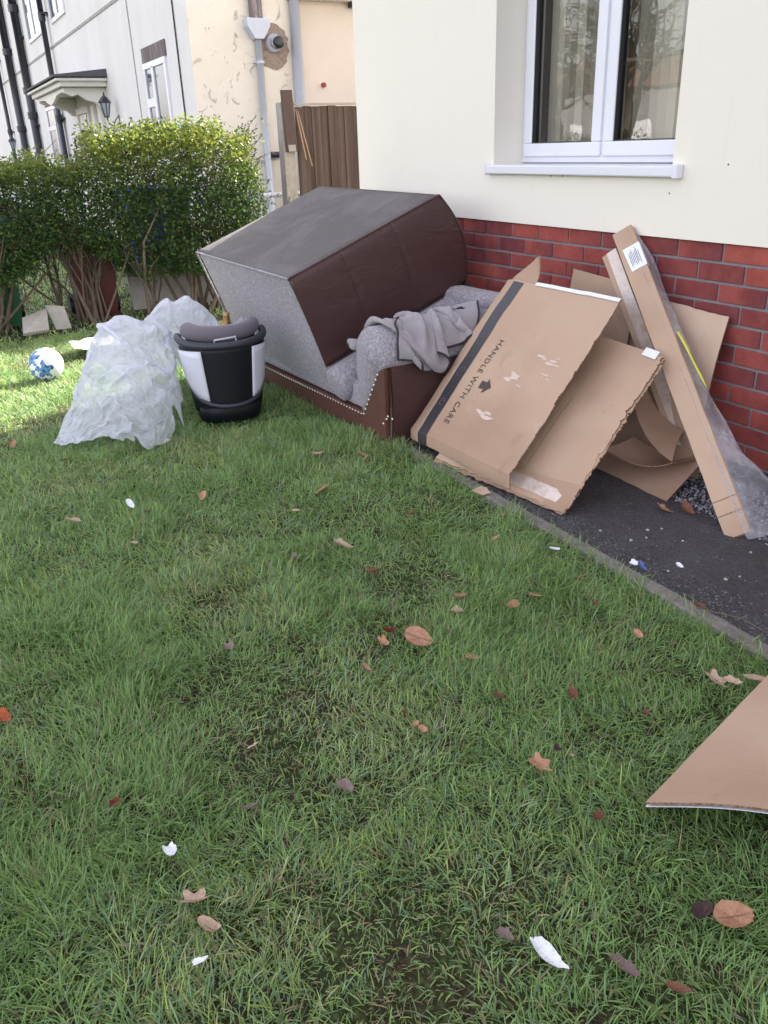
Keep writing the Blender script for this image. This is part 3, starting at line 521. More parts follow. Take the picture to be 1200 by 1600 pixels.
MB().prism([(0, 0), (2.5, 0), (2.5, -.05), (1.9, -.07), (1.6, -.13), (1.25, -.18), (.9, -.13), (.6, -.07), (0, -.05)], (-13.35, CY+.06, 2.238), (1, 0, 0), (0, 0, 1), (0, .05, 0)).build('valance', 'white', cn, bevel=.004)
def wall_lamp(x, y, z, s=1.):
    L_ = thing('wall_lamp', 'black lantern on a curled bracket, beside the porch canopy' if x > -15 else 'small black lantern at the far left porch', 'wall lamp', (x, y, z))
    b = MB(); b.box(x-.03*s, x+.03*s, y-.01, y+0, z-.18*s, z+.05*s); b.tube([(x, y-.01, z-.10*s), (x, y-.10*s, z-.16*s), (x, y-.20*s, z-.10*s), (x, y-.22*s, z+.0*s)], .013*s, 6); b.tube([(x, y-.01, z+.02*s), (x, y-.07*s, z-.04*s), (x, y-.12*s, z-.14*s)], .010*s, 6); b.build('bracket', 'black', L_)
    o = (x, y-.22*s, z); b = MB(); b.lathe([(.001, 0), (.05*s, .0), (.05*s, .02*s), (.001, .02*s)], o, n=6); b.lathe([(.11*s, .24*s), (.12*s, .25*s), (.06*s, .33*s), (.02*s, .36*s), (.012*s, .42*s), (.001, .42*s)], o, n=6)
    for k in range(6):
        a = k*math.pi/3+.0; b.tube([(o[0]+.045*s*math.cos(a), o[1]+.045*s*math.sin(a), z+.02*s), (o[0]+.095*s*math.cos(a), o[1]+.095*s*math.sin(a), z+.24*s)], .007*s, 4)
    b.build('lantern_frame', 'black', L_); MB().lathe([(.042*s, .02*s), (.09*s, .24*s)], o, n=6).build('glass', 'lampglass', L_)
wall_lamp(-10.1, NY, 1.80, .8); wall_lamp(-22.6, NY, 1.5, .9)
# black downpipes on the terrace front
for i, (x, r_, lab) in enumerate(((-14.88, .05, 'black downpipe right of the far bay, nearest the canopy'), (-18.45, .085, 'thick black soil pipe with a collar, second from the left'), (-20.9, .085, 'thick black soil pipe with joints, third from the right'), (-23.6, .05, 'thin black downpipe, farthest left of the terrace'))):
    dp = thing('downpipe', lab, 'downpipe', (x, NY-.1, 0), 'black pipes down the terrace front')
    MB().tube([(x, NY-.1, .1), (x, NY-.1, 5.3)], r_, 10).build('pipe', 'black', dp, smooth=True)
    for z in ((1.9, 3.6) if i != 1 else (2.6, 2.1, 4.2)): MB().tube([(x, NY-.1, z), (x, NY-.1, z+.14)], r_*1.3, 10).build('collar', 'black', dp)
    for z in (1.95, 3.7): MB().box(x-.12, x+.12, NY-.11, NY-.001, z, z+.04).build('bracket', 'black', dp)
# gable pipes, hopper and flue
X1 = NX+.012
dp = thing('hopper_pipe', 'pale blue rainwater pipe with a hopper head on the flaking side wall', 'rainwater pipe', (X1, 1.06, 0))
pa = pl(397, 200, 0, X1+.05); 
MB().tube([(X1+.05, 1.07, 0), (X1+.05, 1.07, 2.42)], .036, 10).build('pipe', 'paleblue', dp, smooth=True)
b = MB(); hp = [(-.05, 2.40), (.05, 2.40), (.13, 2.52), (.135, 2.60), (-.135, 2.60), (-.13, 2.52)]; b.prism(hp, (X1+.002, 1.06, 0), (0, 1, 0), (0, 0, 1), (.13, 0, 0)); b.build('hopper', 'paleblue', dp, bevel=.006)
MB().tube([(X1+.05, 1.07, 2.17), (X1+.05, 1.07, 2.195)], .046, 10).box(X1, X1+.03, 1.0, 1.13, 2.175, 2.19).build('bracket', 'paleblue', dp)
b = MB(); b.tube([(X1+.06, 1.02, 2.61), (X1+.06, 1.02, 5.2)], .034, 10); b.tube([(X1+.06, 1.11, 2.61), (X1+.06, 1.11, 5.2)], .028, 10); b.build('waste_pipe', 'lintel', dp, smooth=True)
dp = thing('soil_pipe', 'wide pale blue pipe at the corner where the cream and peach walls meet', 'rainwater pipe', (X1, 1.50, 0))
MB().tube([(X1+.06, 1.52, 0), (X1+.06, 1.52, 2.79)], .058, 14).build('pipe', 'paleblue', dp, smooth=True)
MB().tube([(X1+.06, 1.52, 2.79), (X1+.06, 1.52, 2.93)], .075, 14).build('outlet', 'black', dp, smooth=True)
bp_ = pl(426, 68, 0, X1)
fl = thing('boiler_flue', 'round dark boiler flue poking out of a broken mortar patch', 'flue', bp_)
r3 = np.random.default_rng(8); poly = [((.16+.05*r3.random())*(1 if abs(math.sin(a)) < .6 else 1.25)*math.cos(a), (.20+.05*r3.random())*math.sin(a)-.03) for a in np.linspace(0, 6.28, 34, endpoint=False)]
MB().prism(poly, bp_, (0, 1, 0), (0, 0, 1), (.008, 0, 0)).build('bare_patch', 'patch', fl)
MB().lathe([(.001, .009), (.095, .009), (.10, .02), (.085, .05), (.055, .055), (.055, .12), (.045, .12), (.045, .06), (.001, .06)], bp_, (1, 0, 0), 20).build('flue_collar', 'silver', fl, smooth=False)
MB().lathe([(.058, .03), (.062, .14), (.05, .16), (.001, .15)], bp_+V3(0, .02, 0), (1, 0, .0), 16).build('terminal', 'black', fl, smooth=True)
p = pl(505, 133, 0, NX+.01); tag(MB().lathe([(.001, .0), (.028, .0), (.026, .035), (.001, .04)], p, (1, 0, 0), 10).build('wall_plug', 'redtrim', nb), 'small rusty round stub')
p = pl(424, 242, 0, X1); MB().tube([p+V3(0, -.05, 0), p+V3(.06, .0, 0), p+V3(.06, .10, 0)], .035, 10).build('waste_stub', 'black', nb)

# ------------------------------------------------------------------ FENCE
FX = -4.0
fe = thing('board_fence', 'weathered brown close-board fence between the houses', 'fence', (FX, .5, 0))
b = MB(); y = .545; k = 0
while y < 6:
    wd = .072+.012*rng.random(); b.obox((FX-.012-.012*(k % 2), y, .05), (.018, .002, 0), (0, wd, 0), (0, 0, 1.585+.012*rng.random())); y += wd+.003; k += 1
b.build('boards', 'board', fe, bevel=.002)
MB().box(FX-.035, FX+.02, .54, 6, 1.652, 1.668).build('capping', 'concrete', fe)
po = thing('concrete_post', 'slotted concrete fence post at the near end of the board fence', 'fence post', (FX, .44, 0))
b = MB(); b.box(FX-.06, FX+.06, .385, .42, 0, 1.675); b.box(FX-.06, FX+.052, .42, .50, 0, 1.675); b.build('post', 'concrete', po, bevel=.006)
pk = thing('dark_plank', 'dark brown plank fixed to the top of the concrete post', 'plank', (FX+.085, .45, 1.25))
MB().obox((FX+.064, .405, 1.27), (.03, 0, 0), (0, .105, 0), (0, -.018, .50)).build('plank', 'plank', pk, bevel=.004); MB().obox((FX+.096, .42, 1.272), (.004, 0, 0), (0, .07, 0), (0, -.003, .055)).build('bare_end', 'concrete', pk)
la = thing('split_laths', 'thin split wooden laths leaning beside the dark plank', 'lath', (FX+.05, .56, .9)); la['label'] = 'thin pale split laths hanging off the fence beside the dark plank'
MB().tube([(FX+.05, .53, 1.62), (FX+.06, .60, 1.20)], .007, 4).tube([(FX+.05, .55, 1.60), (FX+.05, .66, 1.14)], .006, 4).build('lath', 'card_in', la)

# ------------------------------------------------------------------ HEDGE
hd = thing('privet_hedge', 'overgrown green privet hedge with bare lower stems', 'hedge', (-3.85, -1.3, 0))
def hedge_inside(x, y, z):
    """>0 inside the clipped volume"""
    top = np.where(y > -1.38, 1.44, 1.245)+.11*(fbm(y, x, 5, 2, 4)-.5)*2+np.where(y > -1.38, .04*np.sin((y+1.4)*2.1), 0)
    bot = .36+.20*(fbm(y, x, 4, 8, 2)-.5)*2+.10*np.cos(y*3.6)+.16*np.exp(-((y+1.42)/.22)**2)+.14*np.exp(-((y+1.9)/.25)**2)+.12*np.exp(-((y+.85)/.2)**2)
    fx = -3.46-.05+.10*(fbm(y*1.0, z, 3.2, 5, 3)-.5)*2+.10*np.clip(z-.9, -.5, .5)*0
    return np.minimum.reduce([top-z, z-bot, fx-x, x+4.28, (.0+.07*(fbm(z, x, 4, 3, 2)-.5)*2-.12*np.clip(.8-z, 0, 1))-y, y+4.2])
N0 = 300000; x = rng.uniform(-4.3, -3.3, N0); y = rng.uniform(-4.2, .1, N0); z = rng.uniform(.3, 1.56, N0)
ins = hedge_inside(x, y, z); clump = fbm(y+x*.7, z+x*.5, 7, 6, 3)
keep = (ins > 0) & (rng.random(N0) < np.where(ins < .15, .95, .35)) & (clump > .30+.07*rng.random(N0)) & ((y > -2.9) | (rng.random(N0) < .3))
keep |= (ins > -.075) & (ins <= 0) & (rng.random(N0) < .26*np.clip(1+ins/.075, 0, 1)+.1) & (z > .5) & (clump > .42)
x, y, z, ins = x[keep], y[keep], z[keep], ins[keep]; n = len(x); print('hedge leaves', n)
def leaf_cards(c, L, seed, droop=0., up=.3, tint=None):
    r = np.random.default_rng(seed); n = len(c); d = r.normal(0, 1, (n, 3)); d[:, 2] = d[:, 2]*.7+up; d /= np.linalg.norm(d, axis=1)[:, None]
    s = np.cross(d, r.normal(0, 1, (n, 3))); s /= np.linalg.norm(s, axis=1)[:, None]; nn = np.cross(d, s)
    Lc = L[:, None]; Wc = Lc*.26
    v = np.stack([c, c+d*Lc*.45+s*Wc+nn*Lc*.07, c+d*Lc-nn*Lc*.05, c+d*Lc*.45-s*Wc+nn*Lc*.07], 1)
    o = (np.arange(n)*4)[:, None]; t3 = np.concatenate([o+np.array([[0, 1, 2]]), o+np.array([[0, 2, 3]])], 0)
    return v.reshape(-1, 3), np.zeros((0, 4), int), t3, np.repeat(tint, 4, 0)
lp = np.array([(.05, .10, .028), (.035, .075, .026), (.08, .14, .03), (.13, .19, .035), (.042, .085, .042), (.11, .085, .04)])
sun_top = np.clip((z-1.0)*2.6, 0, 1)*(rng.random(n) < .75); ti = lp[rng.choice(6, n, p=[.3, .25, .2, .12, .1, .03])]*rng.uniform(.75, 1.5, n)[:, None]; ti = ti*(1-sun_top[:, None]*.6)+np.array([(.32, .35, .05)])*sun_top[:, None]*.6  # upper leaves tinted yellow-green: sunlight on the hedge top put into their colour
v, q, t3, tn = leaf_cards(np.stack([x, y, z], 1), rng.uniform(.016, .044, n), 4, tint=ti)
lo = fast_mesh('foliage', v, q, t3, 'leaf', tn, hd)
# stems
b = MB(); tips = []
for cy in (-3.9, -3.3, -2.85, -2.32, -2.2, -1.62, -1.55, -1.45, -1.0, -.62, -.5, -.35, -.12):
    for k in range(6):
        by = cy+rng.normal(0, .05); bx = -3.82+rng.normal(0, .07); p = V3(bx, by, -.02); q = V3(bx+rng.normal(0, .12)-.04, by+rng.normal(0, .20), .50+.15*rng.random()); e = q+V3(rng.normal(-.05, .08), rng.normal(0, .12), .30+.2*rng.random())
        mid = (p+q)/2+rng.normal(0, .025, 3); r0 = rng.uniform(.008, .02); b.tube([p, mid, q, (q+e)/2+rng.normal(0, .03, 3), e], [r0, r0*.85, r0*.65, r0*.45, r0*.25], 6)
        for j in range(3):
            a = mid+(q-mid)*rng.random(); c = a+V3(rng.normal(0, .13), rng.normal(0, .16), .22+.2*rng.random()); b.tube([a, (a+c)/2+rng.normal(0, .02, 3), c], [.005, .004, .002], 5)
for k in range(90):                                   # twigs reaching past the clipped face
    y_ = rng.uniform(-2.7, .02); z_ = rng.uniform(.6, 1.35); a = V3(-3.66, y_, z_); c = a+V3(rng.uniform(.06, .22), rng.normal(0, .08), rng.normal(.05, .07)); b.tube([a, c], [.0035, .0015], 4)
tw = []
for k in range(26):                                   # loose shoots standing out of the top and the end
    end = k < 15; a = V3(rng.uniform(-4.1, -3.6), (rng.uniform(-.12, .0) if end else rng.uniform(-1.2, -.1)), (rng.uniform(.9, 1.4) if end else 1.4)); c = a+V3(rng.normal(0, .06), (rng.uniform(.05, .16) if end else rng.normal(0, .05)), rng.uniform(.05, .20)); b.tube([a, (a+c)/2+rng.normal(0, .01, 3), c], [.003, .0025, .001], 4)
    tw += [a+(c-a)*t_ for t_ in np.linspace(.3, 1, 9)]
b.build('stems', 'stem', hd, smooth=True)
tw = np.array(tw); v, q, t3, tn = leaf_cards(tw, np.full(len(tw), .026), 9, tint=np.tile((.06, .10, .03), (len(tw), 1))); fast_mesh('shoot_leaves', v, q, t3, 'leaf', tn, hd)

# ------------------------------------------------------------------ bins and oddments behind the hedge
def wheelie(x, y, s, mat, label, rot=0.):
    t_ = thing('wheelie_bin', label, 'wheelie bin', (x, y, 0))
    b = MB(); w0, w1, h = .21*s, .27*s, .95*s
    P = [[(x+sx*a, y+sy*a*1.15, z) for sx, sy in ((-1, -1), (1, -1), (1, 1), (-1, 1))] for a, z in ((w0, .02), (w1, h), (w1+.02, h), (w1+.02, h+.05), (w1-.02, h+.05))]
    b.grid(P, close_v=True); b.build('body', mat, t_, bevel=.015)
    b = MB(); b.box(x-w1-.04, x+w1+.05, y-w1*1.15-.03, y+w1*1.15+.03, h+.052, h+.10); b.build('lid', mat, t_, bevel=.02)
    for sy in (-1, 1): MB().tube([(x-w0-.02, y+sy*(w0+.03), .1), (x-w0-.02, y+sy*(w0+.08), .1)], .1, 16).build('wheel', 'dark', t_)
wheelie(-4.03, -1.44, .62, 'binred', 'dark red wheelie bin standing behind the hedge stems')
wheelie(-4.05, -2.27, .8, 'bingreen', 'green wheelie bin at the left edge behind the hedge')
wheelie(-5.0, -.60, .95, 'binblue', 'blue wheelie bin glimpsed through the hedge leaves')
b = MB(); b.obox((-4.75, .22, .55), (.2, 0, .0), (.0, .34, -.05), (0, 0, .14)); wt = thing('white_tub', 'white plastic tub with a handle slot behind the hedge end', 'tub', (-4.65, .38, 0))
MB().obox((-4.8, .10, .0), (.26, 0, 0), (0, .36, 0), (0, 0, .66)).build('tub', 'upvc', wt, bevel=.03); MB().obox((-4.539, .22, .54), (.004, 0, 0), (0, .12, 0), (0, 0, .025)).build('handle_slot', 'seal', wt)
MB().obox((-4.84, .07, .662), (.33, 0, 0), (0, .42, 0), (0, 0, .05)).build('lid', 'upvc', wt, bevel=.015)
gn = thing('garden_table', 'low white slatted garden table behind the hedge end', 'table', (-4.7, .8, 0))
b = MB(); [b.box(-5.0+.09*i, -4.94+.09*i, .3, 1.2, .86, .885) for i in range(6)]; b.build('top', 'upvc', gn)
for xx_, yy_ in ((-4.98, .33), (-4.5, .33), (-4.98, 1.15), (-4.5, 1.15)): MB().box(xx_, xx_+.04, yy_, yy_+.04, 0, .858).build('leg', 'upvc', gn)
def slab(label, pts, th=.03, name='paving_slab', mat='slab', cat='slab'):
    pts = np.array(pts, float); nn = nrm(np.cross(pts[1]-pts[0], pts[3]-pts[0]))*th; b = MB(); b.add(list(pts)+list(pts+nn), [(3, 2, 1, 0), (4, 5, 6, 7), (0, 1, 5, 4), (1, 2, 6, 5), (2, 3, 7, 6), (3, 0, 4, 7)]); return tag(b.build(name, mat, loc=pts[0], bevel=.003), label, cat)
slab('pale board leaning low on the left behind the hedge stems', [(-3.45, -2.13, .01), (-3.50, -1.93, .01), (-3.68, -1.90, .15), (-3.64, -2.10, .10)], name='pale_board', cat='board')
slab('pale square tile propped beside the middle hedge stem', [(-3.60, -1.86, .0), (-3.58, -1.74, .0), (-3.66, -1.76, .17), (-3.70, -1.90, .19)], .02, name='pale_tile', cat='tile')
slab('grey slab lying on edge behind the right hedge stems', [(-4.1, -1.12, .0), (-4.1, -.30, .0), (-4.22, -.30, .30), (-4.22, -1.12, .34)], .04)

# ------------------------------------------------------------------ LOWER SOFA
SD = nrm((-1.0, -.045, 0)); SB = nrm((-.045, 1.0, 0))            # along its length to the left, and into its depth
SO = V3(.415, -.965, 0); SL = 1.98; SDp = .84
sp = lambda a, d, z: SO+SD*a+SB*d+V3(0, 0, z)                    # a from the right end, d back from the front
sofa = thing('leather_and_fabric_sofa', 'lower brown and grey studded sofa standing upright on the grass', 'sofa', SO)
b = MB(); b.obox(sp(.0, .012, .0), SD*SL, SB*(SDp-.02), V3(0, 0, .105)); b.build('base', 'leather_front', sofa, bevel=.012, seg=3)
b = MB(); b.obox(sp(.22, .03, .106), SD*(SL-.44), SB*.70, V3(0, 0, .13)); b.build('seat', 'fabric', sofa, bevel=.03, seg=4)
b = MB(); b.obox(sp(.03, SDp-.17, .106), SD*(SL-.06), SB*.15, V3(0, 0, .50)); bk = b.build('backrest', 'fabric', sofa, bevel=.05, seg=5)
for side in (0, 1):
    A = (lambda a: a) if side == 0 else (lambda a: SL-a)
    arc = [(.13-.135*math.cos(t_)*-1*0+0, 0) for t_ in (0,)]
    cx_, cz_, rr = .125, .405, .135
    top = [(cx_+rr*math.cos(t_), cz_+rr*math.sin(t_)) for t_ in np.linspace(R(198), R(-12), 22)]     # a measured inward from the outer side
    grey = [(.21, .108), (.245, .20), (.262, .33)]
    # profile in (a,z): inner side up, over the roll, down to the outer edge
    pf = [(.212, .108), (.246, .20), (.262, .33)]+[(cx_+rr*math.cos(t_), cz_+rr*math.sin(t_)) for t_ in np.linspace(R(12), R(192), 24)]+[(.004, .372), (.045, .352)]
    P = []
    for dd, ins_ in ((-.004, .03), (.004, .012), (.02, 0), (.4, 0), (SDp-.05, 0), (SDp-.02, .02)):
        cpx, cpz = .14, .30; P.append([sp(A(a+(cpx-a)*ins_*2), dd, z+(cpz-z)*ins_*2) for a, z in pf])
    b = MB(); b.grid(P if side == 0 else [q[::-1] for q in P], close_v=True); k = len(pf); b.f.append(tuple(range(k)) if side == 0 else tuple(range(k))[::-1]); b.mi.append(0); b.f.append(tuple((len(P)-1)*k+i for i in range(k))); b.mi.append(0)
    b.build('arm_roll', 'fabric', sofa, smooth=True)
    fr_ = [(.0, .0), (.0, .374), (.044, .350), (.210, .106), (.210, 0)]
    b = MB(); b.prism([(A(a), z) for a, z in fr_], sp(0, -.006, 0), SD, (0, 0, 1), SB*.03); b.build('arm_front', 'leather_front', sofa, bevel=.004)
    n_ = 12; P = [[sp(A(-.004-.012*math.sin(math.pi*(z/.39))), d_, z) for z in np.linspace(0.004, .385, 9)] for d_ in np.linspace(.03, SDp-.01, n_)]
    b = MB(); b.grid(P); b.grid([[sp(A(.02), d_, z) for z in np.linspace(.004, .385, 9)] for d_ in np.linspace(.03, SDp-.01, n_)][::-1]); b.build('arm_side_panel', 'leather', sofa, smooth=True)
    MB().tube([sp(A(-.008), .022, .01), sp(A(-.016), .022, .2), sp(A(-.006), .022, .375)], .006, 6).build('piping', 'leather', sofa, smooth=True)
b = MB()
def stud(p): b.lathe([(.0065, 0), (.005, .003), (.001, .0045)], p, -SB, 8)
for a in np.arange(.225, SL-.22, .030): stud(sp(a, .011, .096))
for t_ in np.linspace(0.05, .98, 9): stud(sp(.207+(.052-.207)*t_, -.0065, .100+(.338-.100)*t_)); stud(sp(SL-(.207+(.052-.207)*t_), -.0065, .100+(.338-.100)*t_))
b.build('nail_trim', 'nickel', sofa)
for p_ in ((604, 655), (599, 662), (613, 655), (596, 692), (606, 651)): b = MB(); stud(pl(*p_, 1, -.985)); b.build('loose_stud', 'nickel', sofa)

# ------------------------------------------------------------------ UPTURNED SOFA
B0 = V3(-.08, -1.198, .735); ea = nrm(V3(-1.337, -.045, .013)); eb = nrm(V3(-.025, .846, .324)); eg = nrm(np.cross(ea, eb))
if eg[2] > 0: eg = -eg
UL, UB, UG = 1.338, .907, .665
up = lambda a, b_, g_: B0+ea*a+eb*b_+eg*g_
us = thing('upturned_sofa', 'small grey and brown sofa tipped upside down on the lower sofa', 'sofa', up(UL/2, 0, UG))
b = MB(); b.obox(up(.006, .006, .006), ea*(UL-.012), eb*(UB-.012), eg*(UG-.012)); b.build('body', 'fabric', us, bevel=.02, seg=3)
n_ = 22
def pil(a, b_): return 4*a*(1-a)*4*b_*(1-b_)
P = [[up(u*UL, v*UB, -.001-.006*(16*u*(1-u)*v*(1-v))**.5*(.4+1.2*vnoise(u*4, v*4, 1, 3))) for v in np.linspace(0, 1, n_)] for u in np.linspace(0, 1, n_)]
b = MB(); b.grid(P); b.build('underside_cover', 'under', us, smooth=True, solid=.004)
# brown side (right hand end) with a gentle bulge and two stitched seams
GH = .72
def side(v, g_, off=0.):                                # v along eb 0..1, g_ 0..1 of the brown depth
    bul = .020*math.sin(math.pi*g_)**.6 if g_ > 0 else 0
    rear = .045*max(0, (v-.86)/.14)**2*math.sin(math.pi*min(1, g_))
    pin = 0
    for s_ in (1/3, 2/3): pin += .006*math.exp(-((v-s_)/.012)**2)
    return up(-.004-bul*(1-.2*abs(v-.5))-off+pin*math.sin(math.pi*g_)**.5, v*UB+rear*1.2, g_*UG*GH)
P = [[side(v, g_) for g_ in np.linspace(0, 1, 16)] for v in np.linspace(-.004, 1.0, 90)]
b = MB(); b.grid(P[::-1]); sp_ = b.build('side_panel', 'leather', us, smooth=True, solid=.006)
for s_ in (1/3, 2/3):
    b = MB()
    for k in range(56):
        g0 = .01+k*.0176; b.tube([side(s_, g0, .0015), side(s_, g0+.011, .0015)], .0021, 4)
    b.build('stitching', 'stitch', sp_)
b = MB(); b.tube([side(v, 0, -.002) for v in np.linspace(0, 1, 12)], .007, 6); b.tube([side(0, g_, -.002) for g_ in np.linspace(0, 1, 12)], .006, 6); b.tube([side(1.0, g_, -.002) for g_ in np.linspace(0, 1, 12)], .007, 6); b.build('welt', 'leather', sp_, smooth=True)
# scrolled arm under the brown panel
cA, cG, rr = -.045, .575, .095
P = []
for v, sh in ((-.022, .35), (-.018, .72), (-.004, .93), (.02, 1), (.3, 1), (.6, 1), (.9, 1), (.985, .95), (1., .7)):
    P.append([up(cA+sh*rr*1.05*math.cos(t_), v*UB, cG+sh*rr*math.sin(t_)) for t_ in np.linspace(0, 2*math.pi, 24, endpoint=False)])
b = MB(); b.grid(P, close_v=True); k = 24; b.f.append(tuple(range(k))); b.mi.append(0); b.f.append(tuple((len(P)-1)*k+i for i in range(k))[::-1]); b.mi.append(0); b.build('arm_roll', 'fabric', us, smooth=True)
b = MB(); b.tube([up(cA+rr*1.04*math.cos(t_), UB*.985, cG+rr*.98*math.sin(t_)) for t_ in np.linspace(0, 2*math.pi, 25)], .012, 6); b.build('arm_end_band', 'dark', us, smooth=True)
b = MB(); b.tube([up(u, -.002, .0) for u in np.linspace(0, UL, 10)], .005, 6); b.tube([up(UL, -.002, g_) for g_ in np.linspace(0, UG, 6)], .005, 6); b.build('front_welt', 'fabric', us, smooth=True)

# ------------------------------------------------------------------ CARDBOARD
def bil(BL, BR, TR, TL):
    BL, BR, TR, TL = [np.asarray(q, float) for q in (BL, BR, TR, TL)]
    return lambda u, v: (1-v)*((1-u)*BL+u*BR)+v*((1-u)*TL+u*TR)
# sheet A: the big one with the black tape and the writing
A4 = [V3(.452, -.872, .095), pl(797, 743, 2, .112), V3(1.166, -.290, .705), V3(.468, -.345, .722)]
fA0 = bil(*A4); nA = nrm(np.cross(A4[1]-A4[0], A4[3]-A4[0]))
def fA(u, v): return fA0(u, v)+nA*(.012*math.sin(math.pi*u)*math.sin(math.pi*v)+.010*(float(fbm(u*3, v*3, 1, 17, 3))-.5)*2+.004*(float(fbm(u*11, v*11, 1, 18, 2))-.5)-.020*max(0, .10-u)/.10)
ca = thing('taped_cardboard_sheet', 'cardboard box sheet with black tape and HANDLE WITH CARE printing', 'cardboard', A4[0])
MB().panel(fA, .006, 40, 150, .68, .82, (0, .012, 0, .004), 3).build('sheet', ['card', 'card_edge'], ca)
lipn = nrm(V3(.05, -.25, -1.0))
def fLip(u, v): return fA(u, 0)+nA*.001+(V3(.01, .008, -.052)*(.92+.2*float(vnoise(u*9, 0, 1, 5)))*(1 if u > .0 else 1))*v+V3(0, -.012, 0)*math.sin(v*math.pi/2)
MB().panel(lambda u, v: fLip(u, 1-v), .005, 60, 6, .68, .05, (0, 0, .12, 0), 5).build('bottom_lip', ['card', 'card_edge'], ca)
def fLeft(u, v): return fA(0, v)+V3(-.006-.014*math.sin(v*3), .010, -.030)*(1-u)+nA*-.001
MB().panel(fLeft, .004, 5, 30, .04, .82, (0, 0, 0, 0), 6).build('side_flange', ['card', 'card_edge'], ca)
off = .0022
P = [[fA(.104+.018*(1-v)+u*.092, v)+nA*off for v in np.linspace(0, .985, 40)] for u in np.linspace(0, 1, 5)]; b = MB(); b.grid(P)
P = [[fLip(.122+u*.092, v)+V3(0, -off, 0)*1.3+nA*.001 for v in np.linspace(0, 1.0, 6)] for u in np.linspace(0, 1, 5)]; b.grid([[q for q in r_[::-1]] for r_ in P]); b.build('black_tape', 'tape_black', ca, smooth=True)
P = [[fA(.30+.70*u, .985+.02*v)+nA*.004 for v in np.linspace(0, 1, 3)] for u in np.linspace(0, 1, 30)]; b = MB(); b.grid(P); b.build('white_edge_tape', 'upvc', ca, solid=.003)
# torn tongue at the top left
def fT(u, v): return fA(.055+.235*(u+.10*v*(1-2*u)), 1.0)+V3(.0, .02, 0)*v+(fA(.1, 1)-fA(.1, .9))*1.45*v*(1-.25*abs(u-.5)**2*4)+nA*(.05*v*v*(2*u-.6))
MB().panel(fT, .004, 24, 18, .15, .09, (.05, .03, 0, .14), 9).build('torn_tongue', ['card_in', 'card_edge'], ca)
def text_on(s, size, parent, u0, v0, du, dv, mat='ink', name='printed_text', fn=fA, n3=nA, W=.68, H=.82, off=.0025, bold=.006):
    """letters mapped onto a sheet: baseline runs along (du,dv) metres, tops towards the left of that direction"""
    cu = bpy.data.curves.new(name, 'FONT'); cu.body = s; cu.size = size; cu.space_character = 1.12; cu.offset = bold*0; cu.resolution_u = 3
    o = bpy.data.objects.new(name, cu); col.objects.link(o); dg = bpy.context.evaluated_depsgraph_get(); me = bpy.data.meshes.new_from_object(o.evaluated_get(dg)); bpy.data.objects.remove(o)
    co = np.array([v.co[:] for v in me.vertices]); fs = [tuple(p.vertices) for p in me.polygons]; bpy.data.meshes.remove(me); bpy.data.curves.remove(cu)
    co = co*np.array([.44/max(1e-6, co[:, 0].max()) if s.startswith('HANDLE') else 1, 1, 1])
    out = [fn((u0+x*du-y*dv)/W, (v0+x*dv+y*du)/H)+n3*off for x, y, _ in co]; b = MB(); b.add(out, fs); return b.build(name, mat, parent)
text_on('HANDLE WITH CARE', .044, ca, .213, .525, -.035, -.999)
def decal(poly, fn, n3, W, H, u0, v0, parent, name, mat, off=.0026): b = MB(); b.add([fn((u0+x)/W, (v0+y)/H)+n3*off for x, y in poly], [tuple(range(len(poly)))]); return b.build(name, mat, parent)
decal([(0, -.018), (.034, -.018), (.034, -.036), (.070, 0), (.034, .036), (.034, .018), (0, .018)], fA, nA, .68, .82, .272, .30, ca, 'printed_arrow', 'ink')
for (u_, v_, s_) in ((.150, .60, .022), (.160, .40, .026), (.166, .205, .020)):          # worn glass and umbrella marks on the tape
    b = MB(); rr_ = np.random.default_rng(int(u_*1000))
    pts = [(0, 0), (s_, .4*s_), (.2*s_, s_), (-.6*s_, .6*s_), (-.9*s_, -.5*s_), (.3*s_, -.9*s_)]
    for i in range(5): 
        p0, p1 = pts[i], pts[i+1]; b.tube([fA((u_*.68/.68*1+p0[0])/1, v_+p0[1]/.82)+nA*.0032, fA((u_+p1[0]), v_+p1[1]/.82)+nA*.0032], .0012, 4)
    b.build('tape_mark', 'seatpad', ca)
r4 = np.random.default_rng(31)
for (u0_, v0_, w_, h_) in ((.70, .58, .11, .05), (.56, .42, .10, .05), (.52, .20, .09, .03), (.80, .50, .05, .02)):   # torn remains of clear tape
    for q in range(6):
        cx0, cy0 = w_*r4.random(), h_*r4.random(); k_ = r4.integers(5, 8); rr1 = w_*(.10+.22*r4.random()); poly = [(cx0+rr1*(.5+r4.random())*math.cos(a_), cy0+rr1*.35*(.3+r4.random())*math.sin(a_)) for a_ in np.linspace(0, 6.28, k_, endpoint=False)]
        decal(poly, fA, nA, .68, .82, u0_*.68, v0_*.82, ca, 'tape_residue', 'tape_faint', .0010+.0003*q)

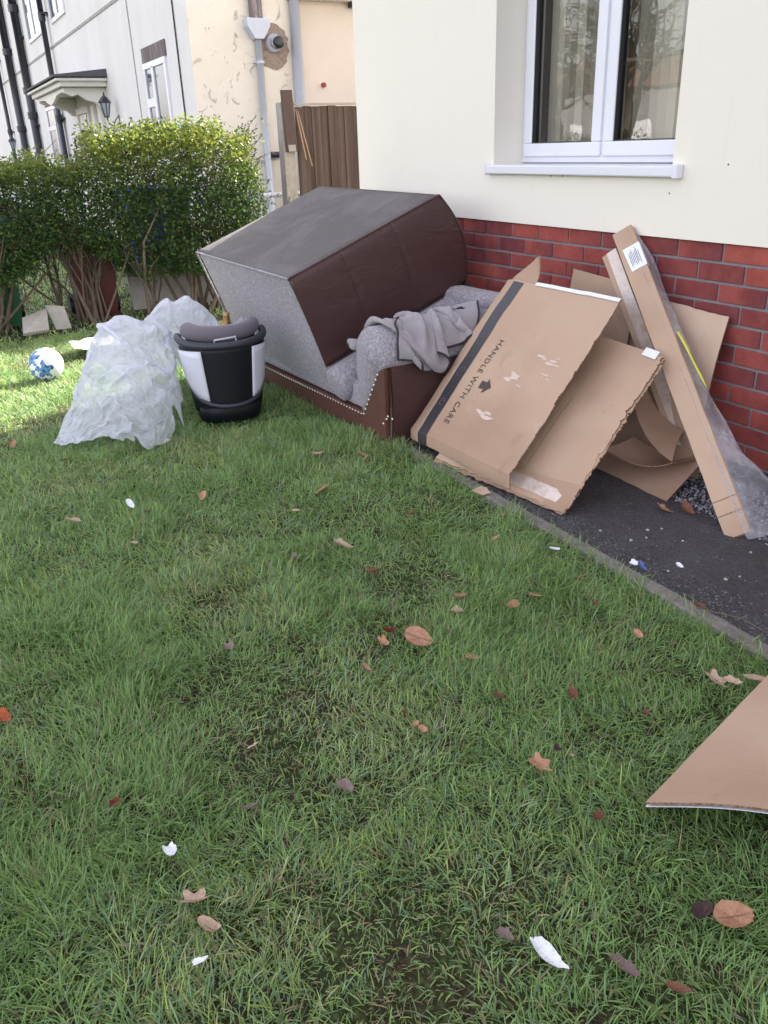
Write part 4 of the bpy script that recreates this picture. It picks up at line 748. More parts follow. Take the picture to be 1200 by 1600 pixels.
# sheet B and the layers below it
B4 = [V3(.74, -.900, .024), V3(1.490, -.795, .022), V3(1.400, -.270, .520), V3(.70, -.27, .56)]
fB0 = bil(*B4); nB = nrm(np.cross(B4[1]-B4[0], B4[3]-B4[0]))
def fB(u, v): return fB0(u, v)+nB*(.010*math.sin(math.pi*u)*math.sin(math.pi*v)+.008*(float(fbm(u*3, v*3, 1, 27, 3))-.5)*2+.004*(float(fbm(u*11, v*11, 1, 28, 2))-.5)-.01*math.exp(-((v-.13)/.02)**2))
cb = thing('creased_cardboard_sheet', 'plain flattened cardboard box with a ripped right edge, under the printed sheet', 'cardboard', B4[1])
MB().panel(fB, .006, 40, 140, .75, .72, (0, .020, .012, .008), 13).build('sheet', ['card', 'card_edge'], cb)
P = [[fB(.36+.60*u, .035+.07*v)+nB*.002 for v in np.linspace(0, 1, 4)] for u in np.linspace(0, 1, 24)]; b = MB(); b.grid(P); b.build('clear_tape', 'tape_clear', cb, smooth=True)
P = [[fB(.86+.10*u, .965+.05*v)+nB*.004 for v in np.linspace(0, 1, 3)] for u in np.linspace(0, 1, 6)]; b = MB(); b.grid(P); b.build('white_edge_tape', 'upvc', cb, solid=.002)
P = [fB(.62+.0*t_, .16+.8*t_)+nB*.0008 for t_ in np.linspace(0, .55, 8)]; MB().tube(P, .0012, 4).build('crease', 'card_edge', cb)
for i, (lab, du, dn, dz) in enumerate((('second flattened box layer showing along the ripped right edge', .012, -.012, -.006), ('third flattened box layer, lowest at the ripped edge', -.004, -.024, -.014))):
    C4 = [q+nB*dn+V3(du, .0, 0)+(V3(0, -.012*(i+1), 0) if k < 2 else V3(0, 0, 0)) for k, q in enumerate(B4)]
    for q in C4: q[2] = max(q[2], .008)
    fC0 = bil(*C4); fC = lambda u, v, fC0=fC0, i=i: fC0(u, v)+nB*.006*(float(fbm(u*3, v*3, 1, 47+i, 3))-.5)
    lay = thing('cardboard_layer', lab, 'cardboard', C4[1]); MB().panel(fC, .005, 30, 120, .75, .72, (0, .028, .02, .01), 21+i).build('sheet', ['card_in', 'card_edge'], lay)
# torn scraps under the bottom edge
for px, py, s_, lab in ((752, 768, .04, 'torn cardboard scrap on the grass below the printed sheet'), (700, 722, .05, 'torn paper corner under the left foot of the printed sheet')):
    p = pl(px, py, 2, .02); rr_ = np.random.default_rng(px); poly = [(s_*(.6+.8*rr_.random())*math.cos(a), s_*(.4+.6*rr_.random())*math.sin(a)) for a in np.linspace(0, 6.28, 9, endpoint=False)]
    tag(MB().prism(poly, p, (.9, .3, .1), (-.3, .8, .25), (0, 0, .003)).build('cardboard_scrap', 'card_pale', loc=p), lab, 'cardboard scrap')

# sheet D lying on the path with its corner forward, and the curled one on top
D0 = V3(1.590, -.380, .006); D1 = V3(.95, -.345, .006); Dv = nrm(V3(-.02, .235, .11))
fD = lambda u, v: D1+(D0-D1)*u+V3(-.06+.0*u, .27, .115)*1.05*v*(1+.1*v)+V3(0, 0, .02*math.sin(math.pi*u)*v)
cdh = thing('propped_cardboard_sheet', 'brown cardboard sheet propped on the tarmac under the long boxes', 'cardboard', D0)
MB().panel(fD, .005, 20, 20, .6, .3, (0, .0, .02, 0), 33).build('sheet', ['card_in', 'card_edge'], cdh)
cu_ = thing('curled_cardboard_sheet', 'cardboard curled into a scoop in the gap between the sheets', 'cardboard', (1.45, -.3, .1))
tip = pl(1050, 722, 1, -.31)
def fK(u, v):                                        # upper curl, from the gap down to the tip
    a = pl(985, 600, 1, -.25); m_ = pl(995, 690, 1, -.28); q = (1-u)**2*a+2*u*(1-u)*m_+u*u*tip
    return q+V3(-.10, .18, .03)*v+V3(-.02, 0, .03)*math.sin(v*2)
MB().panel(fK, .004, 20, 10, .3, .2, (0, 0, .03, 0), 35).build('upper_fold', ['card_in', 'card_edge'], cu_)
def fK2(u, v):
    a = pl(938, 697, 1, -.42); m_ = pl(1000, 742, 1, -.36); q = (1-u)**2*a+2*u*(1-u)*m_+u*u*tip
    return q+V3(-.02, .20, -.0)*v+V3(0, 0, -.015)*math.sin(v*3)
MB().panel(fK2, .004, 20, 10, .3, .2, (0, 0, .02, 0), 37).build('lower_fold', ['card_in', 'card_edge'], cu_)
# sheet E against the brick on the right, sheet F at the back
E4 = [V3(.95, -.10, .012), V3(1.50, -.115, .012), V3(1.478, -.030, .655), V3(.93, -.028, .690)]; fE = bil(*E4)
ce_ = thing('wall_leaning_cardboard', 'buff cardboard sheet leaning flat against the brick behind the long boxes', 'cardboard', E4[1]); MB().panel(lambda u, v: fE(u, v)+V3(0, -.035*math.sin(math.pi*v)*u+.0, 0), .005, 24, 24, .55, .65, (0, .0, 0, .01), 41).build('sheet', ['card_pale', 'card_edge'], ce_)
F4 = [V3(.56, -.15, .02), V3(1.02, -.15, .02), V3(.99, -.035, .712), V3(.575, -.035, .742)]; fF = bil(*F4)
cf_ = thing('back_cardboard_sheet', 'cardboard sheet showing its top corner behind the piled sheets', 'cardboard', F4[0]); MB().panel(fF, .005, 12, 20, .45, .7, (0, 0, 0, 0), 43).build('sheet', ['card', 'card_edge'], cf_)

# the two long boxes
def long_box(o, d, w3, wd, th, name, label, mat='card'):
    """o bottom centre of the front face, d axis vector, w3 width direction"""
    n3 = nrm(np.cross(d, w3)); n3 = n3 if n3[1] > 0 else -n3
    t_ = thing(name, label, 'cardboard box', o); L_ = np.linalg.norm(d); e = d/L_
    b = MB(); nn = 18; P = []
    for k in range(nn):
        s_ = k/(nn-1); wob = .0025*(rng.random(4)-.5); c = o+d*s_; P.append([c-w3*(wd/2+wob[0]), c+w3*(wd/2+wob[1]), c+w3*(wd/2+wob[2])+n3*th, c-w3*(wd/2+wob[3])+n3*th])
    b.grid(P, close_v=True, uv=[[(i*.1, k*.08) for i in range(4)] for k in range(nn)]); b.f.append((0, 1, 2, 3)); b.mi.append(0); b.f.append(tuple((nn-1)*4+i for i in range(4))[::-1]); b.mi.append(0)
    b.build('box', mat, t_, bevel=.003); return t_, e, n3, L_
dB = V3(-1.06, .345, .93); wB = nrm((.6, .55, .5)); wB = nrm(wB-dB*np.dot(wB, dB)/np.dot(dB, dB)); oB = V3(1.948, -.402, .012)
bar, eB, nBx, LB = long_box(oB, dB*.995, wB, .088, .050, 'long_narrow_box', 'longest narrow cardboard box leaning on the wall in clear wrap with white label')
if True:
    fq = lambda s_, w_, o_=.0015: oB+eB*s_+wB*w_-nBx*o_
    b = MB(); b.add([fq(LB*.845, -.020), fq(LB*.845, .046), fq(LB*.93, .046), fq(LB*.93, -.026)], [(0, 1, 2, 3)]); b.add([fq(LB*.845, .046), fq(LB*.845, .047, -.02), fq(LB*.93, .047, -.02), fq(LB*.93, .046)], [(0, 1, 2, 3)]); lb_ = b.build('label', 'paper', bar)
    b = MB()
    for i in range(7):
        w0_ = -.010+i*.0065; l0 = LB*(.858+.004*(i % 3)); l1 = LB*(.905+.006*((i*7) % 3)); b.add([fq(l0, w0_, .0025), fq(l0, w0_+.0022, .0025), fq(l1, w0_+.0022, .0025), fq(l1, w0_, .0025)], [(0, 1, 2, 3)])
    b.build('label_print', 'seatpad', lb_)
    # clear wrap hanging off the right side
    rw = np.random.default_rng(17); ns, nc = 90, 12; P = np.zeros((ns, nc, 3))
    for i in range(ns):
        s_ = LB*(1.0-i/(ns-1)*1.02); f_ = i/(ns-1); bag = .020+.018*f_+.060*max(0, f_-.55)/.45+(.03*math.sin((f_-.78)/.22*math.pi) if f_ > .78 else 0)
        for j in range(nc):
            t_ = j/(nc-1); w_ = .020+(.024+bag)*math.sin(t_*math.pi*.62)/1.0; o_ = .003-.075*t_; nz_ = .014*(float(fbm(f_*9, t_*2.2, 1, 3, 3))-.5)*2*(.3+t_)
            P[i, j] = fq(s_, w_+nz_, o_+nz_*.6)
        P[i, :, 2] = np.maximum(P[i, :, 2], .012)
        P[i, :, 1] = np.minimum(P[i, :, 1], -.022)
    b = MB(); b.grid(P); b.build('clear_wrap', 'film_clear', bar, smooth=True)
    # yellow strip on the wrap
    b = MB(); K = [(.60, .062), (.55, .070), (.50, .074), (.45, .080), (.41, .084)]
    b.tube([fq(LB*s_, w_-.004, -.012) for s_, w_ in K], [.005, .006, .004, .005, .002], 5); b.build('yellow_tape', 'yellow', bar)
    b = MB(); 
    for i, s_ in enumerate((.06, .10)): b.add([fq(LB*s_, -.044), fq(LB*s_, .044), fq(LB*(s_+.002), .044), fq(LB*(s_+.002), -.044)], [(0, 1, 2, 3)])
    b.build('end_seam', 'card_edge', bar)
dG = V3(.845, -.072, .84)-V3(1.475, -.115, .02); wG = nrm((.75, .33, .56)); wG = nrm(wG-dG*np.dot(wG, dG)/np.dot(dG, dG))
bx2, e2, n2, L2 = long_box(V3(1.475, -.118, .02), dG, wG, .075, .045, 'short_narrow_box', 'shorter narrow cardboard box with shiny tape, behind the longest one', 'card')
b = MB(); q2 = lambda s_, w_, o_=.0015: V3(1.475, -.118, .02)+e2*s_+wG*w_-n2*o_
P = [[q2(L2*s_, w_, .0018) for w_ in np.linspace(-.012, .036, 4)] for s_ in np.linspace(.05, 1, 20)]; b.grid(P); b.build('clear_tape', 'tape_clear', bx2)

# flattened sheet in the bottom right corner of the lawn
T0 = pl(1010, 1250, 2, .05); T1 = pl(1200, 1060, 2, .05); T2 = pl(1200, 1278, 2, .10)
eu = nrm(T1-T0); ev = nrm(V3(T2[0]-T0[0], T2[1]-T0[1], 0)); ev = nrm(T2-T0)
def fR(u, v):
    lift = .085*math.sin(min(1., v*1.15)*math.pi*.9)*(1-.35*u)+.012*(float(fbm(u*3, v*3, 1, 61, 3))-.5)
    p = T0+eu*u*.75+ev*v*.68; p = p.copy(); p[2] = .040+lift+.02*u; return p
cr = thing('fallen_cardboard_sheet', 'bent tan cardboard sheet lying alone on the lawn at lower right', 'cardboard', T0)
MB().panel(fR, .005, 30, 30, .75, .68, (0, 0, .0, 0), 51).build('sheet', ['card', 'card_edge'], cr)
MB().panel(lambda u, v: fR(u, v)-V3(0, 0, .0062), .001, 30, 30, .75, .68, (0, 0, 0, 0), 51).build('pale_lining', ['paper', 'paper'], cr)

# ------------------------------------------------------------------ CHILD CAR SEAT
SC = V3(-.46, -1.435, 0); wv_ = nrm((.29-.16*.96, .96+.16*.29, 0)); fw = nrm((.96+.16*.29, -.29+.16*.96, 0))     # width axis, and the axis towards the viewer
cs = thing('child_car_seat', 'black and white child car seat seen from behind, beside the polythene sheet', 'car seat', SC)
def shell(a, h, r_off=0., top=.44):                    # a angle across the back, h height
    k = h/top; hw = .158+.055*k; dp = .105+.035*k; lean = -.03*(k)
    return SC+wv_*(hw+r_off)*math.sin(a)+fw*((dp+r_off)*math.cos(a)**1-.06+lean+.06)+V3(0, 0, h*.95)
A_ = np.linspace(-1.65, 1.65, 34)
P = [[shell(a, h) for h in np.linspace(.07, .42-.0*abs(a), 12)] for a in A_]; b = MB(); b.grid(P); b.build('back_shell', 'seatblack', cs, smooth=True, solid=.02)
b = MB()
for a in np.linspace(-.5, .5, 9): b.tube([shell(a, h, .004) for h in np.linspace(.10, .40, 6)], .0045, 5)
b.build('ribs', 'seatblack', cs, smooth=True)
for sgn in (-1, 1):
    P = [[shell(sgn*a, (.12+.14*((a-.62)/.95)**1.5)+(.405-(.12+.14*((a-.62)/.95)**1.5))*t_, .016) for t_ in np.linspace(0, 1, 8)] for a in np.linspace(.62, 1.57, 12)]
    if sgn > 0: P = P[::-1]
    b = MB(); b.grid(P); b.build('side_panel', 'seatwhite', cs, smooth=True, solid=.006)
b = MB(); b.tube([shell(a, .425+.035*(abs(a)/1.6)**2, .002) for a in np.linspace(-1.72, 1.72, 40)], .020, 10); b.build('rim', 'seatrim', cs, smooth=True)
b = MB(); b.tube([SC+wv_*.165*math.sin(a)+fw*(.10*math.cos(a)-.055)+V3(0, 0, .452+.025*(abs(a)/1.6)**2) for a in np.linspace(-1.75, 1.75, 36)], [.018+.024*min(1, (1.75-abs(a))*4) for a in np.linspace(-1.75, 1.75, 36)], 12); hr = b.build('headrest', 'seatpad', cs, smooth=True)
b = MB(); b.tube([SC+wv_*.169*math.sin(a)+fw*(.134*math.cos(a)-.055)+V3(0, 0, .467+.025*(abs(a)/1.6)**2) for a in np.linspace(-1.3, 1.3, 30)], .0022, 5); b.build('piping', 'silver', hr, smooth=True)
b = MB(); b.tube([SC+wv_*.15*math.sin(a)+fw*(.085*math.cos(a)-.055)+V3(0, 0, .418) for a in np.linspace(-1.7, 1.7, 30)], .030, 10); b.build('headrest_core', 'seatblack', cs, smooth=True)
hc = SC+fw*.083+V3(0, 0, .425); b = MB(); b.tube([hc-wv_*.055+fw*.0-V3(0, 0, .014), hc-wv_*.055+V3(0, 0, .006), hc+wv_*.055+V3(0, 0, .014), hc+wv_*.055-V3(0, 0, .006)], .0055, 6); b.build('adjuster_handle', 'silver', cs, smooth=True)
P = []
for s_, h in ((.80, .0), (.95, .012), (1.0, .05), (1.02, .085), (.96, .095)):
    P.append([SC+wv_*.165*s_*np.sign(math.cos(q))*abs(math.cos(q))**.6+fw*(.15*s_*np.sign(math.sin(q))*abs(math.sin(q))**.6-.03)+V3(0, 0, h) for q in np.linspace(0, 2*math.pi, 28, endpoint=False)])
b = MB(); b.grid(P, close_v=True); b.f.append(tuple(4*28+i for i in range(28))); b.mi.append(0); b.build('base', 'seatblack', cs, smooth=True)
b = MB(); b.tube([SC+wv_*.178*math.sin(a)+fw*(.150*math.cos(a)-.012)+V3(0, 0, .112+.05*(abs(a)/1.5)**3-.012*math.cos(a*2)) for a in np.linspace(-1.5, 1.5, 30)], .012, 8); b.build('lower_rim', 'seatrim', cs, smooth=True)
MB().obox(SC-wv_*.14-fw*.17+V3(0, 0, .09), wv_*.28, fw*.24, V3(0, 0, .08)).build('seat_cushion', 'seatpad', cs, bevel=.03, seg=3)
bt = thing('bottle', 'green bottle with gold foil neck poking up beside the car seat', 'bottle', SC+wv_*.02-fw*.06)
bo = SC+wv_*.035-fw*.095+V3(0, 0, .175); MB().lathe([(.001, 0), (.04, 0), (.042, .01), (.042, .18), (.034, .225), (.017, .285), (.0155, .34)], bo, (-.02, .05, 1), 20).build('glass', 'bottle', bt, smooth=True)
MB().lathe([(.0385, .205), (.030, .245), (.019, .285), (.017, .335), (.018, .34), (.018, .355), (.001, .356)], bo, (-.02, .05, 1), 20).build('foil', 'gold', bt, smooth=True)

# ------------------------------------------------------------------ BALL
bc = V3(-1.94, -2.15, .092); br = .105
bl = thing('football', 'white football with blue patches on the sunlit grass', 'ball', bc-V3(0, 0, br))
bm = bmesh.new(); bmesh.ops.create_icosphere(bm, subdivisions=4, radius=br); me = bpy.data.meshes.new('skin'); phi = (1+5**.5)/2
ico = [nrm(q) for q in [(0, s1, s2*phi) for s1 in (-1, 1) for s2 in (-1, 1)]+[(s1, s2*phi, 0) for s1 in (-1, 1) for s2 in (-1, 1)]+[(s2*phi, 0, s1) for s1 in (-1, 1) for s2 in (-1, 1)]]
rotm = np.array(Matrix.Rotation(.5, 3, 'X') @ Matrix.Rotation(.7, 3, 'Z')); ico = [rotm @ q for q in ico]; camd = nrm(CAM-bc); blue = [q for q in ico if (np.dot(q, _r) < .25 or q[2] < -.2) and not (np.dot(q, _r) > .3 and q[2] > 0)]
for f in bm.faces:
    c = nrm(f.calc_center_median()); dd = sorted([(-np.dot(c, q), i) for i, q in enumerate(ico)])[0]; q = ico[dd[1]]; an = math.acos(min(1, -dd[0])); f.smooth = True
    t1 = nrm(np.cross(q, (0, .3, 1))); t2 = np.cross(q, t1); th = math.atan2(np.dot(c, t2), np.dot(c, t1)); star = .36+.17*math.cos(5*th)
    isb = any(np.allclose(q, z_) for z_ in blue)
    f.material_index = (1 if an < star*1.0 else (2 if an < star+.07 else 0)) if isb else 0
    if isb and an < .10: f.material_index = 2
bm.to_mesh(me); bm.free(); [me.materials.append(M[k]) for k in ('ballwhite', 'ballblue', 'ballnavy')]; o = bpy.data.objects.new('skin', me); col.objects.link(o); o.parent = bl; o.location = (0, 0, br)

# ------------------------------------------------------------------ CLOTH: polythene sheet and throw, settled by a small cloth solver
def settle(P, ru, rv, collide, steps, iters, g, damp, bend, fr, pin=None, rest=None):
    prev = P.copy(); dg_ = math.hypot(ru, rv); pinned = None if pin is None else P[pin].copy(); LL = (lambda a, b, d: d) if rest is None else (lambda a, b, d: np.linalg.norm(rest[0][b]-rest[0][a], axis=-1, keepdims=True)*rest[1]); nu, nv = P.shape[:2]; al = slice(None)
    def con(P, a, b, L_, k=1.):
        d = P[b]-P[a]; l = np.sqrt((d*d).sum(-1, keepdims=True))+1e-9; c = d*((l-L_)/l)*.5*k; P[a] += c; P[b] -= c
    sl = []
    for ax, L_ in ((0, ru), (1, rv)):
        n = P.shape[ax]
        for st in (0, 1):
            e0 = slice(st, n-1-((n-1-st) % 2 == 0)*0, 2); a = np.arange(st, n-1, 2); w_ = lambda q, ax=ax: (slice(q[0], q[-1]+1, 2), al) if ax == 0 else (al, slice(q[0], q[-1]+1, 2)); sl.append((w_(a), w_(a+1), L_, 1.))
        for st in range(4):
            a = np.arange(st, n-2, 4); w_ = lambda q, ax=ax: (slice(q[0], q[-1]+1, 4), al) if ax == 0 else (al, slice(q[0], q[-1]+1, 4)); sl.append((w_(a), w_(a+2), 2*L_, bend))
    for s_ in (0, 1):
        for t_ in (0, 1):
            ni = (nu-s_)//2; nj = (nv-t_)//2
            for x0, x1 in ((0, 1), (1, 0)): sl.append(((slice(s_+x0, s_+x0+2*ni-1, 2), slice(t_, t_+2*nj-1, 2)), (slice(s_+x1, s_+x1+2*ni-1, 2), slice(t_+1, t_+1+2*nj-1, 2)), dg_, .3))
    sl = [(a, b, LL(a, b, d), w_) for a, b, d, w_ in sl]
    for k in range(steps):
        vel = (P-prev)*damp; prev = P.copy(); P = P+vel; P[..., 2] -= g
        for i in range(iters):
            for a, b, L_, w_ in sl: con(P, a, b, L_, w_)
            P0 = P.copy(); P = collide(P)
            if pin is not None: P[pin] = pinned
        m_ = np.any(P != P0, axis=-1); prev[m_] = prev[m_]*(1-fr)+P[m_]*fr
    return P
def heap(x, y):                                      # the rubbish under the polythene
    h = np.interp(y, [-2.42, -2.3, -2.20, -2.12, -2.04, -1.95, -1.86, -1.66, -1.5, -1.38, -1.30, -1.2], [.0, .03, .12, .25, .40, .53, .56, .60, .57, .50, .38, .0]); x0 = np.interp(y, [-2.3, -2., -1.75, -1.6], [-.52, -.74, -.80, -.90])
    gx = np.where(x > x0, np.clip(1-(x-x0)/np.interp(y, [-2.3, -2., -1.75, -1.6, -1.3], [.34, .60, .52, .30, .18]), 0, 1)**.75, np.clip(1-(x0-x)/.42, 0, 1)**.7)
    return np.maximum(0.0, h*np.clip(gx, 0, 1)**.8*(.84+.32*vnoise(x, y, 7, 3)))
def on_heap(P):
    x, y, z = P[..., 0], P[..., 1], P[..., 2]; P = P.copy(); P[..., 2] = np.maximum(np.maximum(z, heap(x, y)*.93), .006)
    P[..., 2] = np.minimum(P[..., 2], heap(P[..., 0], P[..., 1])*.97+.075); P[..., 1] = np.minimum(P[..., 1], -1.24); P[..., 0] = np.minimum(P[..., 0], np.interp(P[..., 1], [-2.0, -1.74, -1.62], [-.05, -.30, -.67]))     # keeps clear of the sofa and the car seat
    d = np.maximum((P[..., 0]+.46)*-.50+(P[..., 1]+2.33)*-.866, 0); P[..., 0] += d*.5; P[..., 1] += d*.866
    P[..., 0] = np.maximum(P[..., 0], -1.25); return P
nu, nv = 84, 92; U, V_ = np.meshgrid(np.linspace(0, 1, nu), np.linspace(0, 1, nv), indexing='ij')
front = np.array([(-.42, -2.31, .01), (-.30, -2.20, .01), (-.19, -2.06, .01), (-.13, -1.95, .01), (-.24, -1.80, .01), (-.36, -1.72, .01), (-.66, -1.63, .03), (-.71, -1.45, .26), (-.62, -1.262, .50)])
back = np.array([(-.47, -2.335, .01), (-.62, -2.27, .01), (-.78, -2.20, .01), (-.95, -2.08, .01), (-1.08, -1.95, .02), (-1.2, -1.8, .02), (-1.3, -1.65, .02), (-1.3, -1.45, .02), (-1.1, -1.262, .30)])
tt = np.linspace(0, 1, 9); wig = .016*np.sin(V_[0]*31)+.010*np.sin(V_[0]*83+1)+.02*(vnoise(V_[0]*9, 0*V_[0], 1, 3)-.5)
fr_c = np.stack([np.interp(V_[0], tt, front[:, i]) for i in range(3)], -1)+np.stack([wig, wig*.6, np.abs(wig)*.8], -1); bk_c = np.stack([np.interp(V_[0], tt, back[:, i]) for i in range(3)], -1)
P = bk_c[None]*(1-U[..., None])+fr_c[None]*U[..., None]; lift = np.minimum(1, 4*np.minimum(U, 1-U)); P[..., 2] = np.maximum(P[..., 2], heap(P[..., 0], P[..., 1])+.012*lift)
R0 = P.copy(); amp = lift*np.clip(V_*5, 0, 1); P[..., 2] += amp*(.03+.10*vnoise(U, V_, 9, 2)+.08*vnoise(U, V_, 21, 5)+.05*vnoise(U, V_, 44, 8)); P[..., 0] += amp*.11*(vnoise(U, V_, 17, 12)-.5); P[..., 1] += amp*.11*(vnoise(U, V_, 17, 15)-.5)
pin = np.zeros((nu, nv), bool); pin[-1] = True; pin[0] = True; pin[:, 0] = True
P = settle(P, .01, .01, on_heap, 50, 9, .0006, .80, .05, .97, pin, (R0, 1.30))
b = MB(); b.grid(P); ob = b.build('polythene_sheet', 'film', loc=P.reshape(-1, 3).mean(0)*V3(1, 1, 0), smooth=True); tag(ob, 'crumpled heap of translucent white polythene sheeting on the grass', 'plastic sheet')
md = ob.modifiers.new('s', 'SUBSURF'); md.levels = md.render_levels = 1
caps = [(V3(.29, -.975, .405), V3(.27, -.13, .405), .152), (up(-.045, 0, .575), up(-.045, UB, .575), .112)]
def on_arms(P):
    for A, B_, r_ in caps:
        ab = B_-A; t_ = np.clip(((P-A)@ab)/(ab@ab), 0, 1); q = A+t_[..., None]*ab; d = P-q; l = np.linalg.norm(d, axis=-1, keepdims=True)+1e-9; P = np.where(l < r_, q+d/l*r_, P)
    P = P.copy(); m_ = (P[..., 0] > .2) & (P[..., 0] < .452) & (P[..., 2] < .40) & (P[..., 2] > 0); P[..., 0] = np.where(m_, .452, P[..., 0])
    P[..., 2] = np.maximum(P[..., 2], np.where(P[..., 0] < .25, .40, .20)); P[..., 0] = np.maximum(P[..., 0], -.055); return P
nu, nv = 64, 64; U, V_ = np.meshgrid(np.linspace(0, 1, nu), np.linspace(0, 1, nv), indexing='ij')
x = -.02+.43*U+.075*np.sin(V_*18+U*4); y = -.98+.50*V_+.075*np.sin(U*16+2*V_); xc, yc = x-.27, y+.73; x = .27+xc*math.cos(.35)-yc*math.sin(.35)*.55; y = -.655+xc*math.sin(.35)*.5+yc*math.cos(.35)
P = np.stack([x, y, .74+.10*np.sin(U*19+V_*6)*(.4+V_)+.08*np.sin(V_*17+3*U)+.08*vnoise(U, V_, 7, 4)], -1)
P = settle(P, 0.95/(nu-1), 1.06/(nv-1), on_arms, 70, 10, .0011, .90, .35, .95)
b = MB(); b.grid(P); ob = b.build('throw_blanket', 'towel', loc=P.reshape(-1, 3).mean(0), smooth=True, solid=.008); tag(ob, 'grey towelling throw with dark piping bunched over the sofa arms', 'blanket')
md = ob.modifiers.new('s', 'SUBSURF'); md.levels = md.render_levels = 1
b = MB()
for e_ in (P[0], P[-1], P[:, 0], P[:, -1]): b.tube(list(e_), .0055, 6)
b.build('piping', 'piping', ob, smooth=True)

# ------------------------------------------------------------------ DEAD LEAVES AND LITTER
def dead_leaf(px, py, size, kind, mat, label, rot=None, curl=.3, z=.030, group=None, name='dead_leaf', cat='dead leaf'):
    z = .022 if z == .030 else z
    p = pl(px, py, 2, z); dist = np.linalg.norm(p-CAM); Lh = size/FPX*dist/2*1.1; r = np.random.default_rng(int(px*7+py)); rot = r.uniform(0, 6.28) if rot is None else rot
    na, nr = 30, 6; V_ = []; ax = np.array([math.cos(rot), math.sin(rot), 0]); ay = np.array([-math.sin(rot), math.cos(rot), 0]); tilt = r.normal(0, .3); az = np.array([0, 0, 1.])
    ax = nrm(ax+az*tilt); ay = nrm(ay+az*r.normal(0, .3)); az = np.cross(ax, ay); wd = dict(oval=.68, narrow=.42, lobed=.75, torn=.6, round=.88, shred=.40)[kind]
    for j in range(nr+1):
        for i in range(na):
            a = 2*math.pi*i/na; rr_ = j/nr; x_ = math.cos(a); y_ = math.sin(a)*wd*(1-.18*x_)*(1-.25*max(0, x_)**4)
            m_ = 1.
            if kind == 'lobed': m_ = .80+.22*math.cos(5*a+1)+.06*r.random()
            if kind in ('torn', 'shred'): m_ = .62+.42*float(vnoise(i*.45, px*.1, 1, py*.1))+.08*r.random()
            if kind == 'oval': m_ = 1+.03*r.normal()
            X_ = x_*rr_*m_; Y_ = y_*rr_*m_; h = curl*1.25*(Y_*Y_*1.6+.5*X_*X_*np.sign(r.normal() if False else 1))-.10*abs(Y_)*0+.06*float(vnoise(X_*3, Y_*3, 1.3, px))
            V_.append(p+Lh*(ax*X_+ay*Y_+az*h))
    b = MB(); b.grid(np.array(V_).reshape(nr+1, na, 3), close_v=True)
    o = thing(name, label, cat, p, group) if size > 24 and mat.startswith('lf') else None
    if o is None: return tag(b.build(name, mat, loc=p, smooth=True), label, cat, group)
    b.build('blade', mat, o, smooth=True); vn = MB(); hh = lambda t_: p+Lh*(ax*t_+az*(curl*.5*t_*t_+.06*float(vnoise(t_*3, 0, 1.3, px))+.025))
    vn.tube([hh(t_) for t_ in np.linspace(-1.18, .9, 9)], Lh*.018, 4); vn.build('midrib', 'vein', o); return o
